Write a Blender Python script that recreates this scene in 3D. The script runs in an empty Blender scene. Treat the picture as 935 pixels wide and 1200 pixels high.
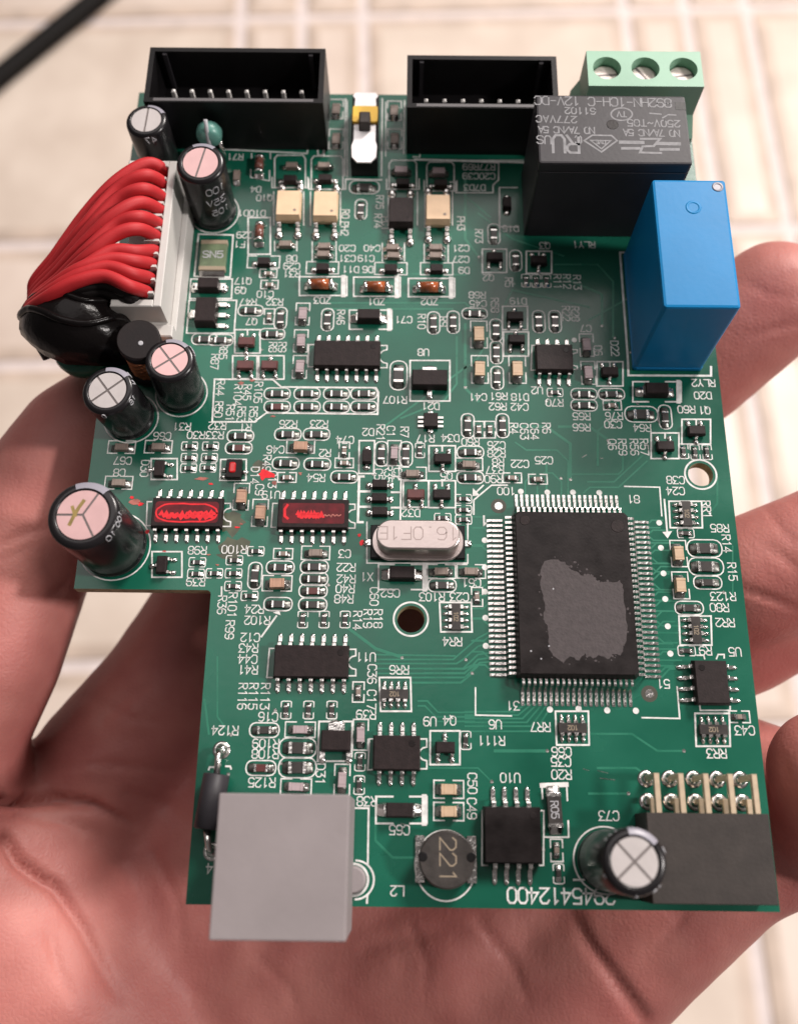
import bpy, bmesh, math, random
from mathutils import Vector, Matrix, Quaternion
random.seed(7)
S = 0.001                       # everything below is written in millimetres
H = 620.0                       # the board is held this far above the floor (mm)
scn = bpy.context.scene
COL = scn.collection

# ------------------------------------------------------------------ camera
F_PX = 1091.82; PPX, PPY = 467.5, 600.0
RM = ((0.99992959, 0.01181816, -0.00107326), (0.01079089, -0.94317408, -0.33212378), (-0.00493736, 0.33208881, -0.9432352))
CAM = Vector((-20.04877618, -27.57808119, 108.02135901))
cam = bpy.data.cameras.new('camera'); camo = bpy.data.objects.new('camera', cam); COL.objects.link(camo)
rx, ry, rz = Vector(RM[0]), -Vector(RM[1]), -Vector(RM[2])
camo.matrix_world = Matrix(((rx.x, ry.x, rz.x, CAM.x * S), (rx.y, ry.y, rz.y, CAM.y * S), (rx.z, ry.z, rz.z, (CAM.z + H) * S), (0, 0, 0, 1)))
cam.sensor_fit = 'VERTICAL'; cam.sensor_height = 24.0; cam.sensor_width = 24.0 * 797 / 1024
cam.lens = F_PX / 1200 * 24.0
cam.clip_start = 0.005; cam.clip_end = 50
cam.dof.use_dof = True; cam.dof.focus_distance = 0.112; cam.dof.aperture_fstop = 12
scn.camera = camo

# ------------------------------------------------------------------ light
w = bpy.data.worlds.new('World'); scn.world = w; w.use_nodes = True
bg = w.node_tree.nodes['Background']; bg.inputs[0].default_value = (1.0, 0.90, 0.87, 1); bg.inputs[1].default_value = 0.12

def area(name, loc, target, size, power, color):
    l = bpy.data.lights.new(name, 'AREA'); l.energy = power; l.size = size; l.color = color; l.shape = 'DISK'
    o = bpy.data.objects.new(name, l); COL.objects.link(o); o.location = loc
    o.rotation_euler = (Vector(target) - Vector(loc)).to_track_quat('-Z', 'Y').to_euler()
    return o
area('ceiling_lamp', (0.80, 1.30, 1.75), (0, 0, 0.5), 0.5, 46, (1.0, 0.92, 0.87))
area('small_lamp', (1.25, -0.10, 1.6), (0, 0, 0.5), 0.16, 20, (1.0, 0.93, 0.90))
lit = area('lit_ceiling', (-0.35, 1.15, 2.45), (-0.35, 1.15, 0), 1.9, 17, (1.0, 0.92, 0.90))
scn.view_settings.view_transform = 'Standard'; scn.view_settings.look = 'None'
scn.view_settings.exposure = 0.0; scn.view_settings.gamma = 1.0; scn.view_settings.use_curve_mapping = False

# ------------------------------------------------------------------ helpers
def un(x, y, z=0.0):
    """A point of the photograph at the height z (mm) over the board's top face, in board millimetres."""
    a = Vector(((x - PPX) / F_PX, (y - PPY) / F_PX, 1.0))
    r = Vector((sum(RM[k][i] * a[k] for k in range(3)) for i in range(3)))
    return CAM + r * ((z - CAM.z) / r.z)

def pj(p):
    d = Vector(p) - CAM
    c = [sum(RM[k][i] * d[i] for i in range(3)) for k in range(3)]
    return c[0] / c[2] * F_PX + PPX, c[1] / c[2] * F_PX + PPY

def mat(name, col, rough=0.5, metal=0.0, var=0.0, scale=900.0, bump=0.0, bscale=2500.0, spec=0.5, coat=0.0, sss=0.0, rvar=0.0, col2=None):
    m = bpy.data.materials.new(name); m.use_nodes = True
    nt = m.node_tree; b = nt.nodes['Principled BSDF']
    b.inputs['Base Color'].default_value = (*col, 1); b.inputs['Roughness'].default_value = rough
    b.inputs['Metallic'].default_value = metal; b.inputs['Specular IOR Level'].default_value = spec
    b.inputs['Coat Weight'].default_value = coat
    if sss:
        b.inputs['Subsurface Weight'].default_value = sss
        b.inputs['Subsurface Radius'].default_value = (1.0, 0.35, 0.2); b.inputs['Subsurface Scale'].default_value = 0.004
    tc = nt.nodes.new('ShaderNodeTexCoord')
    if var or rvar or col2:
        n = nt.nodes.new('ShaderNodeTexNoise'); n.inputs['Scale'].default_value = scale; n.inputs['Detail'].default_value = 5
        nt.links.new(tc.outputs['Object'], n.inputs['Vector'])
        if var or col2:
            r = nt.nodes.new('ShaderNodeValToRGB')
            r.color_ramp.elements[0].position = 0.3; r.color_ramp.elements[1].position = 0.7
            lo = col2 if col2 else tuple(c * (1 - var) for c in col); hi = col if col2 else tuple(min(1, c * (1 + var)) for c in col)
            r.color_ramp.elements[0].color = (*lo, 1); r.color_ramp.elements[1].color = (*hi, 1)
            nt.links.new(n.outputs['Fac'], r.inputs['Fac']); nt.links.new(r.outputs['Color'], b.inputs['Base Color'])
        if rvar:
            mr = nt.nodes.new('ShaderNodeMapRange'); mr.inputs['To Min'].default_value = max(0.02, rough - rvar); mr.inputs['To Max'].default_value = rough + rvar
            mr.inputs['From Min'].default_value = 0.3; mr.inputs['From Max'].default_value = 0.7
            nt.links.new(n.outputs['Fac'], mr.inputs['Value']); nt.links.new(mr.outputs['Result'], b.inputs['Roughness'])
    if bump:
        n2 = nt.nodes.new('ShaderNodeTexNoise'); n2.inputs['Scale'].default_value = bscale; n2.inputs['Detail'].default_value = 4
        nt.links.new(tc.outputs['Object'], n2.inputs['Vector'])
        bp = nt.nodes.new('ShaderNodeBump'); bp.inputs['Strength'].default_value = bump; bp.inputs['Distance'].default_value = 0.0003
        nt.links.new(n2.outputs['Fac'], bp.inputs['Height']); nt.links.new(bp.outputs['Normal'], b.inputs['Normal'])
    return m

M = {}
M['mask'] = mat('solder_mask', (0.006, 0.090, 0.055), 0.24, var=0.30, scale=55, bump=0.05, bscale=700, rvar=0.08)
M['trace'] = mat('mask_over_copper', (0.016, 0.145, 0.088), 0.30, var=0.12, scale=300, rvar=0.06)
M['fr4'] = mat('fibreglass_edge', (0.30, 0.27, 0.16), 0.7, var=0.3, scale=1500)
M['silk'] = mat('silkscreen_ink', (0.60, 0.60, 0.58), 0.55, var=0.22, scale=1200)
M['solder'] = mat('solder', (0.74, 0.72, 0.69), 0.18, 1.0, var=0.15, scale=900, bump=0.14, bscale=900, rvar=0.06)
M['tin'] = mat('tinned_lead', (0.76, 0.74, 0.71), 0.2, 1.0, var=0.2, scale=2200, bump=0.2, bscale=2000)
M['pad'] = mat('dull_solder', (0.27, 0.265, 0.25), 0.30, 0.9, var=0.35, scale=1300, bump=0.3, bscale=1500, rvar=0.12)
M['pdk'] = mat('dark_solder_pad', (0.13, 0.13, 0.12), 0.34, 0.85, var=0.5, scale=1300, bump=0.3, bscale=1500, rvar=0.12)
M['chip'] = mat('moulded_epoxy', (0.018, 0.012, 0.012), 0.55, spec=0.2, var=0.25, scale=1200, bump=0.12, bscale=4000)
M['chipb'] = mat('moulded_epoxy_glossy', (0.011, 0.008, 0.008), 0.42, spec=0.2, var=0.3, scale=500, bump=0.06, bscale=3000, rvar=0.08)
M['residue'] = mat('dull_adhesive_residue', (0.050, 0.040, 0.041), 0.75, var=0.15, scale=1500, bump=0.2, bscale=3000)
M['rbody'] = mat('resistor_coat', (0.030, 0.026, 0.024), 0.35, var=0.4, scale=900)
M['rred'] = mat('resistor_coat_reddish', (0.085, 0.022, 0.020), 0.35, var=0.3, scale=900)
M['cgrey'] = mat('ceramic_grey_brown', (0.21, 0.165, 0.14), 0.5, var=0.2, scale=1200)
M['ctan'] = mat('ceramic_tan', (0.47, 0.335, 0.22), 0.5, var=0.1, scale=1200, bump=0.05)
M['corange'] = mat('ceramic_orange', (0.38, 0.225, 0.155), 0.5, var=0.25, scale=900)
M['clilac'] = mat('ceramic_lilac_grey', (0.34, 0.27, 0.28), 0.45, var=0.1, scale=1200)
M['opto'] = mat('beige_plastic', (0.71, 0.50, 0.32), 0.5, var=0.06, scale=600, bump=0.05)
M['blackp'] = mat('black_plastic', (0.005, 0.0045, 0.005), 0.42, spec=0.25, var=0.3, scale=300, bump=0.05, bscale=1500)
M['greyp'] = mat('matt_dark_plastic', (0.032, 0.026, 0.023), 0.6, spec=0.3, var=0.2, scale=400, bump=0.1, bscale=2500)
M['relayb'] = mat('charcoal_plastic', (0.025, 0.023, 0.027), 0.5, spec=0.35, var=0.12, scale=200, bump=0.05, bscale=2000)
M['rim'] = mat('worn_plastic_rim', (0.10, 0.094, 0.098), 0.5)  # paler grey strip along the header's front rim
M['blue'] = mat('blue_plastic', (0.0, 0.185, 0.44), 0.42, spec=0.22, var=0.10, scale=90, bump=0.03, bscale=1500)
M['green'] = mat('green_terminal_plastic', (0.24, 0.43, 0.31), 0.5, var=0.07, scale=200, bump=0.03)
M['white'] = mat('white_nylon', (0.50, 0.485, 0.46), 0.5, var=0.05, scale=200)
M['jack'] = mat('light_grey_plastic', (0.225, 0.198, 0.20), 0.62, var=0.07, scale=160, bump=0.06, bscale=1200)
M['print'] = mat('grey_print', (0.36, 0.36, 0.38), 0.6)
M['relayprint'] = mat('faint_grey_print', (0.19, 0.19, 0.20), 0.6, var=0.25, scale=1500)
M['goldprint'] = mat('tan_print', (0.27, 0.215, 0.15), 0.6)
M['sleeve'] = mat('cap_sleeve', (0.010, 0.009, 0.010), 0.26, var=0.2, scale=300, spec=0.35)
M['stripe'] = mat('cap_stripe', (0.26, 0.25, 0.29), 0.35)
M['alu'] = mat('cap_aluminium', (0.50, 0.465, 0.455), 0.45, 0.4, var=0.06, scale=400, bump=0.04)
M['alupink'] = mat('cap_aluminium_pinkish', (0.60, 0.385, 0.38), 0.45, 0.4, var=0.06, scale=400, bump=0.04)  # pink reflection on the cap tops put into the base colour
M['groove'] = mat('score_line', (0.16, 0.14, 0.135), 0.5, 0.5)
M['marker'] = mat('ochre_marker', (0.25, 0.18, 0.055), 0.7, var=0.3, scale=900)
M['crystal'] = mat('nickel_can', (0.50, 0.43, 0.41), 0.3, 0.95, var=0.05, scale=500, bump=0.04)
M['engrave'] = mat('engraved_text', (0.33, 0.27, 0.255), 0.5, 0.7)
M['glass'] = mat('orange_glass', (0.32, 0.085, 0.03), 0.12, var=0.5, scale=900, coat=0.6)
M['brown'] = mat('brown_glass', (0.15, 0.055, 0.04), 0.22, var=0.3, scale=900, coat=0.4)
M['ferrite'] = mat('ferrite', (0.036, 0.031, 0.028), 0.36, var=0.3, scale=700, bump=0.1)
M['copper'] = mat('copper_wire', (0.55, 0.20, 0.09), 0.3, 0.9, bump=0.6, bscale=900)
M['pinb'] = mat('bright_tinned_pin', (0.85, 0.83, 0.80), 0.4, 0.35)  # colour lightened to offset the shade inside the header shells
M['gold'] = mat('gilt_pin', (0.66, 0.53, 0.38), 0.38, 0.7, var=0.1, scale=900)
M['red'] = mat('red_wire_pvc', (0.40, 0.016, 0.020), 0.58, spec=0.35, bump=0.12, bscale=700, var=0.08, scale=150)
M['blackw'] = mat('black_wire_pvc', (0.008, 0.006, 0.006), 0.5, spec=0.3, var=0.2, scale=150)
M['tape'] = mat('glossy_black_tape', (0.005, 0.004, 0.004), 0.22, bump=0.7, bscale=380, spec=0.12)
M['yellow'] = mat('amber_plastic', (0.72, 0.44, 0.05), 0.4)
M['plate'] = mat('bright_switch_plate', (0.86, 0.84, 0.84), 0.45, 0.2)
M['fuse'] = mat('green_ptc', (0.10, 0.135, 0.075), 0.4, var=0.25, scale=700)
M['teal'] = mat('teal_epoxy', (0.10, 0.26, 0.22), 0.35)
M['ink'] = mat('red_marker_ink', (0.62, 0.018, 0.026), 0.5, spec=0.3, var=0.2, scale=1200)  # bright red of the scribbles and spots
M['inkdark'] = mat('thin_red_ink', (0.095, 0.004, 0.008), 0.4, spec=0.3, var=0.4, scale=800)
M['inkpale'] = mat('smeared_red_ink', (0.30, 0.095, 0.075), 0.6, var=0.4, scale=1200)
M['led'] = mat('red_led_lens', (0.42, 0.008, 0.010), 0.25, coat=0.5)
M['flux'] = mat('dried_flux', (0.055, 0.062, 0.036), 0.3, var=0.4, scale=500)
M['screw'] = mat('screw_head', (0.66, 0.58, 0.54), 0.5, 0.4, var=0.2, scale=600)
M['darkin'] = mat('bare_laminate', (0.035, 0.035, 0.022), 0.5)

class MB:
    """Collects shapes (mm) and links them as ONE mesh object."""
    def __init__(s): s.v = []; s.f = []; s.m = []; s.sm = []; s.slots = []
    def slot(s, m):
        if m not in s.slots: s.slots.append(m)
        return s.slots.index(m)
    def add(s, vs, fs, m, smooth=False):
        o = len(s.v); k = s.slot(m)
        s.v += [tuple(p) for p in vs]
        for f in fs: s.f.append([i + o for i in f]); s.m.append(k); s.sm.append(smooth)
    def loft(s, rings, m, smooth=False, cap0=True, cap1=True, mcap=None):
        n = len(rings[0]); vs = [p for r in rings for p in r]; fs = []
        for a in range(len(rings) - 1):
            for i in range(n):
                j = (i + 1) % n
                fs.append([a * n + i, a * n + j, (a + 1) * n + j, (a + 1) * n + i])
        s.add(vs, fs, m, smooth)
        o = len(s.v) - len(vs)
        k = s.slot(mcap or m)
        if cap0: s.f.append([o + i for i in reversed(range(n))]); s.m.append(k); s.sm.append(False)
        if cap1: s.f.append([o + (len(rings) - 1) * n + i for i in range(n)]); s.m.append(k); s.sm.append(False)
    def box(s, x0, x1, y0, y1, z0, z1, m, ch=0.0, tap=0.0):
        def r(ax, z): return [(x0 + ax, y0 + ax, z), (x1 - ax, y0 + ax, z), (x1 - ax, y1 - ax, z), (x0 + ax, y1 - ax, z)]
        if ch: s.loft([r(0, z0), r(tap * 0.9, z1 - ch), r(tap + ch, z1)], m)
        else: s.loft([r(0, z0), r(tap, z1)], m)
    def rrect(s, cx, cy, hx, hy, r, zs, m, n=5, smooth=False, mcap=None):
        """zs: [(z, inset)]"""
        rings = []
        for z, ins in zs:
            ring = []
            for qx, qy, a0 in ((1, -1, -90), (1, 1, 0), (-1, 1, 90), (-1, -1, 180)):
                for k in range(n):
                    a = math.radians(a0 + 90 * k / (n - 1)); rr = max(r - ins, 0.001)
                    ring.append((cx + qx * (hx - r) + rr * math.cos(a) - (qx * max(0, ins - r)), cy + qy * (hy - r) + rr * math.sin(a) - (qy * max(0, ins - r)), z))
            rings.append(ring)
        s.loft(rings, m, smooth, mcap=mcap)
    def cyl(s, cx, cy, prof, m, n=32, smooth=True, cap0=True, cap1=True, mcap=None):
        s.loft([[(cx + r * math.cos(2 * math.pi * i / n), cy + r * math.sin(2 * math.pi * i / n), z) for i in range(n)] for r, z in prof], m, smooth, cap0, cap1, mcap)
    def xcyl(s, x0, x1, r, zc, m, n=14, yc=0.0, smooth=True):
        s.loft([[(x, yc + r * math.cos(2 * math.pi * i / n), zc + r * math.sin(2 * math.pi * i / n)) for i in range(n)] for x in (x0, x1)], m, smooth)
    def tube(s, pts, r, m, n=10, caps=True):
        pts = [Vector(p) for p in pts]; rings = []; up = None
        for i, p in enumerate(pts):
            t = (pts[min(i + 1, len(pts) - 1)] - pts[max(i - 1, 0)]).normalized()
            if up is None: up = t.orthogonal().normalized()
            up = (up - t * up.dot(t)).normalized(); b = t.cross(up)
            rr = r[i] if isinstance(r, (list, tuple)) else r
            rings.append([p + (up * math.cos(2 * math.pi * k / n) + b * math.sin(2 * math.pi * k / n)) * rr for k in range(n)])
        s.loft(rings, m, True, caps, caps)
    def ribbon(s, pts, wd, z, m, close=False):
        P = [Vector((p[0], p[1])) for p in pts]
        n = len(P)
        if n < 2: return
        L, Rr = [], []
        for i in range(n):
            a = P[i - 1] if (i > 0 or close) else None; c = P[(i + 1) % n] if (i < n - 1 or close) else None
            d1 = (P[i] - a).normalized() if a is not None and (P[i] - a).length > 1e-9 else None
            d2 = (c - P[i]).normalized() if c is not None and (c - P[i]).length > 1e-9 else None
            if d1 is None: d1 = d2
            if d2 is None: d2 = d1
            n1 = Vector((-d1.y, d1.x)); n2 = Vector((-d2.y, d2.x)); mm = n1 + n2
            if mm.length < 0.3: mm = n1
            else: mm = mm.normalized() / max(0.45, mm.normalized().dot(n1))
            e = Vector((0, 0))
            if a is None: e = -d2 * wd * 0.45
            if c is None: e = d1 * wd * 0.45
            L.append(P[i] + mm * wd / 2 + e); Rr.append(P[i] - mm * wd / 2 + e)
        vs = [(p.x, p.y, z) for p in L] + [(p.x, p.y, z) for p in Rr]
        fs = [[i, n + i, n + (i + 1) % n, (i + 1) % n] for i in range(n if close else n - 1)]
        s.add(vs, fs, m)
    def poly(s, pts, z, m): s.add([(p[0], p[1], z) for p in pts], [list(range(len(pts)))], m)
    def disc(s, cx, cy, r, z, m, n=18, jit=0.0):
        s.poly([(cx + r * (1 + random.uniform(-jit, jit)) * math.cos(2 * math.pi * i / n), cy + r * (1 + random.uniform(-jit, jit)) * math.sin(2 * math.pi * i / n)) for i in range(n)], z, m)
    def ring(s, cx, cy, r0, r1, z, m, n=32):
        vs = [(cx + r * math.cos(2 * math.pi * i / n), cy + r * math.sin(2 * math.pi * i / n), z) for r in (r0, r1) for i in range(n)]
        s.add(vs, [[i, (i + 1) % n, n + (i + 1) % n, n + i][::-1] for i in range(n)], m)
    def xf(s, mtx, start=0):
        for i in range(start, len(s.v)): s.v[i] = tuple(mtx @ Vector(s.v[i]))
    def mesh(s, name):
        me = bpy.data.meshes.new(name)
        me.from_pydata([(x * S, y * S, z * S) for x, y, z in s.v], [], s.f)
        for k in s.slots: me.materials.append(M[k])
        me.polygons.foreach_set('material_index', s.m); me.polygons.foreach_set('use_smooth', s.sm)
        me.update()
        bm = bmesh.new(); bm.from_mesh(me); bmesh.ops.recalc_face_normals(bm, faces=[f for f in bm.faces if len(f.verts) >= 3]); 
        bm.to_mesh(me); bm.free()
        return me

def link(name, data, parent=None, loc=(0, 0, 0), rot=0.0, label=None, quat=None):
    o = bpy.data.objects.new(name, data); COL.objects.link(o)
    if parent is not None: o.parent = parent
    o.location = (loc[0] * S, loc[1] * S, loc[2] * S)
    if quat is not None: o.rotation_mode = 'QUATERNION'; o.rotation_quaternion = quat
    else: o.rotation_euler = (0, 0, math.radians(rot))
    if label: o['label'] = label
    return o
def flat(me_mb, name):          # sheets that must keep facing up
    me = bpy.data.meshes.new(name)
    me.from_pydata([(x * S, y * S, z * S) for x, y, z in me_mb.v], [], me_mb.f)
    for k in me_mb.slots: me.materials.append(M[k])
    me.polygons.foreach_set('material_index', me_mb.m); me.update()
    return me
def thing(name, label, cat, loc):
    o = link(name, None, None, loc); o['label'] = label; o['category'] = cat; return o

# ------------------------------------------------------------------ floor of tiles
YAW = math.radians(2.2)
MT = {}
def tile_mat(name, a, b, rough, sc):
    m = mat(name, a, rough, scale=sc, col2=b, bump=0.06, bscale=60); return m
M['tbig'] = tile_mat('cream_marbled_glaze', (0.73, 0.63, 0.54), (0.59, 0.49, 0.41), 0.42, 16)
M['tsmall'] = tile_mat('pinkish_glaze', (0.72, 0.61, 0.53), (0.62, 0.51, 0.435), 0.4, 18)
M['tedge'] = mat('worn_tile_edge', (0.56, 0.45, 0.37), 0.5, var=0.15, scale=30)  # browner, darker band round the edge of each tile
M['cable'] = mat('dull_black_rubber', (0.006, 0.005, 0.0045), 0.6, spec=0.15)
M['grout'] = mat('pale_grout', (0.69, 0.61, 0.585), 0.8, var=0.08, scale=60)
g = MB(); g.poly([(-4000, -4000), (4000, -4000), (4000, 4000), (-4000, 4000)], 0, 'grout')
floor = link('floor', flat(g, 'floor')); floor['kind'] = 'structure'; floor.rotation_euler = (0, 0, YAW)
def tile_mesh(wx, wy, m):
    b = MB(); gx, gy = wx / 2 - 5.2, wy / 2 - 5.2
    b.rrect(0, 0, gx, gy, 4, [(0.2, 0), (2.0, 0.4), (3.1, 5.0), (3.5, 12.0)], 'tedge', n=3, mcap=m)
    return b.mesh('tile')
TB, TS_ = 266.0, 62.0
tm = {'b': tile_mesh(TB, TB, 'tbig'), 'v': tile_mesh(TS_, TB, 'tsmall'), 'h': tile_mesh(TB, 2 * TS_, 'tsmall'), 's': tile_mesh(TS_, TS_, 'tsmall')}
PER = TB + 2 * TS_
cy_, sy_ = math.cos(-YAW), math.sin(-YAW)
def tile(k, x, y):
    o = link('tile', tm[k], floor, (x, y, 0), random.choice((0, 180)))
for i in range(-2, 3):
    for j in range(-2, 4):
        x0 = -37.0 + i * PER; y0 = 498.0 + (j - 1) * PER
        tile('b', x0 + TB / 2, y0 + TB / 2)
        tile('v', x0 - TS_ / 2, y0 + TB / 2); tile('v', x0 - 1.5 * TS_, y0 + TB / 2)
        tile('h', x0 + TB / 2, y0 - TS_)
        for a in (.5, 1.5):
            for c in (.5, 1.5): tile('s', x0 - a * TS_, y0 - c * TS_)

# thick black cable lying on the floor
p0, p1 = un(-465, 462, -H + 11), un(860, -598, -H + 11)
b = MB(); pts = []
for k in range(41):
    t = k / 40; p = p0.lerp(p1, t); nrm = Vector((-(p1 - p0).y, (p1 - p0).x, 0)).normalized()
    pts.append(p + nrm * (4 * math.sin(t * 3.1) - 3))
pts = [(p.x, p.y, p.z + H) for p in pts]
b.tube(pts, 10.5, 'cable', 16)
cable = link('black_cable', b.mesh('black_cable')); cable['label'] = 'thick black cable running slantwise across the pale tiled floor'; cable['category'] = 'cable'

# ------------------------------------------------------------------ the board
board = thing('circuit_board', 'green printed circuit board crowded with components, held in an open hand', 'circuit board', (0, 0, H))
XR, XL, XU = 20.55, -42.9, -59.3
YB, YT, YN = -34.35, 75.0, 0.3
TH = 1.6
HOLES = [(un(820.5, 556), 1.55), (un(481.4, 725.5), 1.62)]
outer = [(XL, YB), (XR, YB), (XR, YT), (XU, YT), (XU, YN)]
rc = 0.5
outer += [(XL - rc, YN)] + [(XL - rc + rc * math.sin(a), YN - rc + rc * math.cos(a)) for a in (0.5, 1.1)] + [(XL, YN - rc)]
bm = bmesh.new()
def loop(pts):
    vs = [bm.verts.new((x * S, y * S, 0)) for x, y in pts]
    return [bm.edges.new((vs[i], vs[(i + 1) % len(vs)])) for i in range(len(vs))]
ed = loop(outer)
for c, r in HOLES: ed += loop([(c.x + r * math.cos(2 * math.pi * i / 40), c.y + r * math.sin(2 * math.pi * i / 40)) for i in range(40)])
bmesh.ops.triangle_fill(bm, use_beauty=True, edges=ed)
for f in bm.faces:
    if f.normal.z < 0: f.normal_flip()
top = list(bm.faces)
ex = bmesh.ops.extrude_face_region(bm, geom=top)
for v in [q for q in ex['geom'] if isinstance(q, bmesh.types.BMVert)]: v.co.z = -TH * S
bmesh.ops.recalc_face_normals(bm, faces=list(bm.faces))
me = bpy.data.meshes.new('board_base')
for f in bm.faces:
    f.material_index = 0 if abs(f.normal.z) > 0.5 else 1
bm.to_mesh(me); bm.free()
me.materials.append(M['mask']); me.materials.append(M['fr4'])
base = link('board_base', me, board)

# flat print and copper, gathered while the components are placed
SILK = MB(); _z = [0]
def silk(pts, wd=0.17, close=False):
    _z[0] += 1; SILK.ribbon(pts, wd, 0.016 + 0.0015 * (_z[0] % 24), 'silk', close)
def sp(px, wd=0.17, close=False): silk([un(x, y)[:2] for x, y in px], wd, close)
def rot2(p, a): c, s_ = math.cos(math.radians(a)), math.sin(math.radians(a)); return (p[0] * c - p[1] * s_, p[0] * s_ + p[1] * c)
def sl(c, a, pts, wd=0.17, close=False): silk([(c[0] + rot2(p, a)[0], c[1] + rot2(p, a)[1]) for p in pts], wd, close)

FONT = {
 'A': [[(0,0),(2,6),(4,0)],[(.7,2),(3.3,2)]], 'B': [[(0,0),(0,6),(3,6),(4,5.2),(4,3.9),(3,3.1),(0,3.1)],[(3,3.1),(4,2.3),(4,.8),(3,0),(0,0)]],
 'C': [[(4,4.8),(3.2,6),(.9,6),(0,4.8),(0,1.2),(.9,0),(3.2,0),(4,1.2)]], 'D': [[(0,0),(0,6),(2.6,6),(4,4.6),(4,1.4),(2.6,0),(0,0)]],
 'E': [[(4,6),(0,6),(0,0),(4,0)],[(0,3.1),(3,3.1)]], 'F': [[(4,6),(0,6),(0,0)],[(0,3.1),(3,3.1)]],
 'G': [[(4,4.8),(3.2,6),(.9,6),(0,4.8),(0,1.2),(.9,0),(3.2,0),(4,1.2),(4,2.8),(2.4,2.8)]], 'H': [[(0,0),(0,6)],[(4,0),(4,6)],[(0,3),(4,3)]],
 'I': [[(2,0),(2,6)]], 'J': [[(3.4,6),(3.4,1.2),(2.5,0),(1,0),(0,1.2)]], 'K': [[(0,0),(0,6)],[(4,6),(0,2.4)],[(1.4,3.6),(4,0)]],
 'L': [[(0,6),(0,0),(4,0)]], 'M': [[(0,0),(0,6),(2,2.5),(4,6),(4,0)]], 'N': [[(0,0),(0,6),(4,0),(4,6)]],
 'O': [[(1,0),(0,1.3),(0,4.7),(1,6),(3,6),(4,4.7),(4,1.3),(3,0),(1,0)]], 'P': [[(0,0),(0,6),(3,6),(4,5.1),(4,3.8),(3,2.9),(0,2.9)]],
 'Q': [[(1,0),(0,1.3),(0,4.7),(1,6),(3,6),(4,4.7),(4,1.3),(3,0),(1,0)],[(2.4,1.6),(4.2,-.5)]],
 'R': [[(0,0),(0,6),(3,6),(4,5.1),(4,3.9),(3,3),(0,3)],[(1.9,3),(4,0)]], 'S': [[(4,5),(3.1,6),(.9,6),(0,5),(0,4),(.9,3.2),(3.1,2.8),(4,2),(4,1),(3.1,0),(.9,0),(0,1)]],
 'T': [[(0,6),(4,6)],[(2,6),(2,0)]], 'U': [[(0,6),(0,1.3),(1,0),(3,0),(4,1.3),(4,6)]], 'V': [[(0,6),(2,0),(4,6)]],
 'W': [[(0,6),(.9,0),(2,4),(3.1,0),(4,6)]], 'X': [[(0,0),(4,6)],[(0,6),(4,0)]], 'Y': [[(0,6),(2,3),(4,6)],[(2,3),(2,0)]], 'Z': [[(0,6),(4,6),(0,0),(4,0)]],
 '0': [[(1,0),(0,1.3),(0,4.7),(1,6),(3,6),(4,4.7),(4,1.3),(3,0),(1,0)]], '1': [[(1.1,4.9),(2.3,6),(2.3,0)]],
 '2': [[(0,4.8),(.9,6),(3.1,6),(4,4.9),(4,3.8),(0,0),(4,0)]], '3': [[(0,6),(4,6),(2,3.6),(3,3.6),(4,2.7),(4,1),(3,0),(.9,0),(0,1)]],
 '4': [[(3,0),(3,6),(0,1.8),(4.2,1.8)]], '5': [[(3.8,6),(.4,6),(.2,3.3),(1,3.7),(3,3.7),(4,2.7),(4,1),(3,0),(.9,0),(0,.9)]],
 '6': [[(3.6,5.6),(2.8,6),(1,6),(0,4.6),(0,1.2),(1,0),(3,0),(4,1.1),(4,2.4),(3,3.4),(1,3.4),(0,2.5)]], '7': [[(0,6),(4,6),(1.5,0)]],
 '8': [[(1,3.2),(0,4),(0,5.2),(1,6),(3,6),(4,5.2),(4,4),(3,3.2),(1,3.2),(0,2.3),(0,.9),(1,0),(3,0),(4,.9),(4,2.3),(3,3.2)]],
 '9': [[(.4,.4),(1.2,0),(3,0),(4,1.4),(4,4.8),(3,6),(1,6),(0,4.9),(0,3.6),(1,2.6),(3,2.6),(4,3.5)]],
 '-': [[(.5,3),(3.5,3)]], '~': [[(0,2.6),(1,3.6),(3,2.4),(4,3.4)]], '/': [[(0,0),(4,6)]], '.': [[(1.6,0),(2.2,0)]], ' ': [],
}
def strokes(s, h, track=1.0, cw=0.62):
    """Polylines (mm) of a word centred on the origin, reading along +x."""
    u = h / 6; adv = h * cw * 1.28 * track; sx = h * cw / 4; tot = adv * (len(s) - 1) + h * cw; out = []
    for i, ch in enumerate(s):
        for pl in FONT.get(ch, []): out.append([(-tot / 2 + i * adv + x * sx, y * u - h / 2) for x, y in pl])
    return out
def T(s, px, py, rot=180, h=0.98, wd=0.125, track=1.0):
    c = un(px, py)
    for pl in strokes(s, h, track): sl(c, rot, pl, wd)
def TV(s, px, py, h=0.98, track=1.0): T(s, px, py, -90, h, 0.125, track)

def wall_text(mb, s, h, wd, z, rot, c, m, cw=0.62, track=1.0):
    for k, pl in enumerate(strokes(s, h, track, cw)):
        mb.ribbon([(c[0] + rot2(p, rot)[0], c[1] + rot2(p, rot)[1]) for p in pl], wd, z + 0.003 * (k % 7), m)

CACHE = {}
def cached(key, fn):
    if key not in CACHE: CACHE[key] = fn()
    return CACHE[key]

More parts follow.
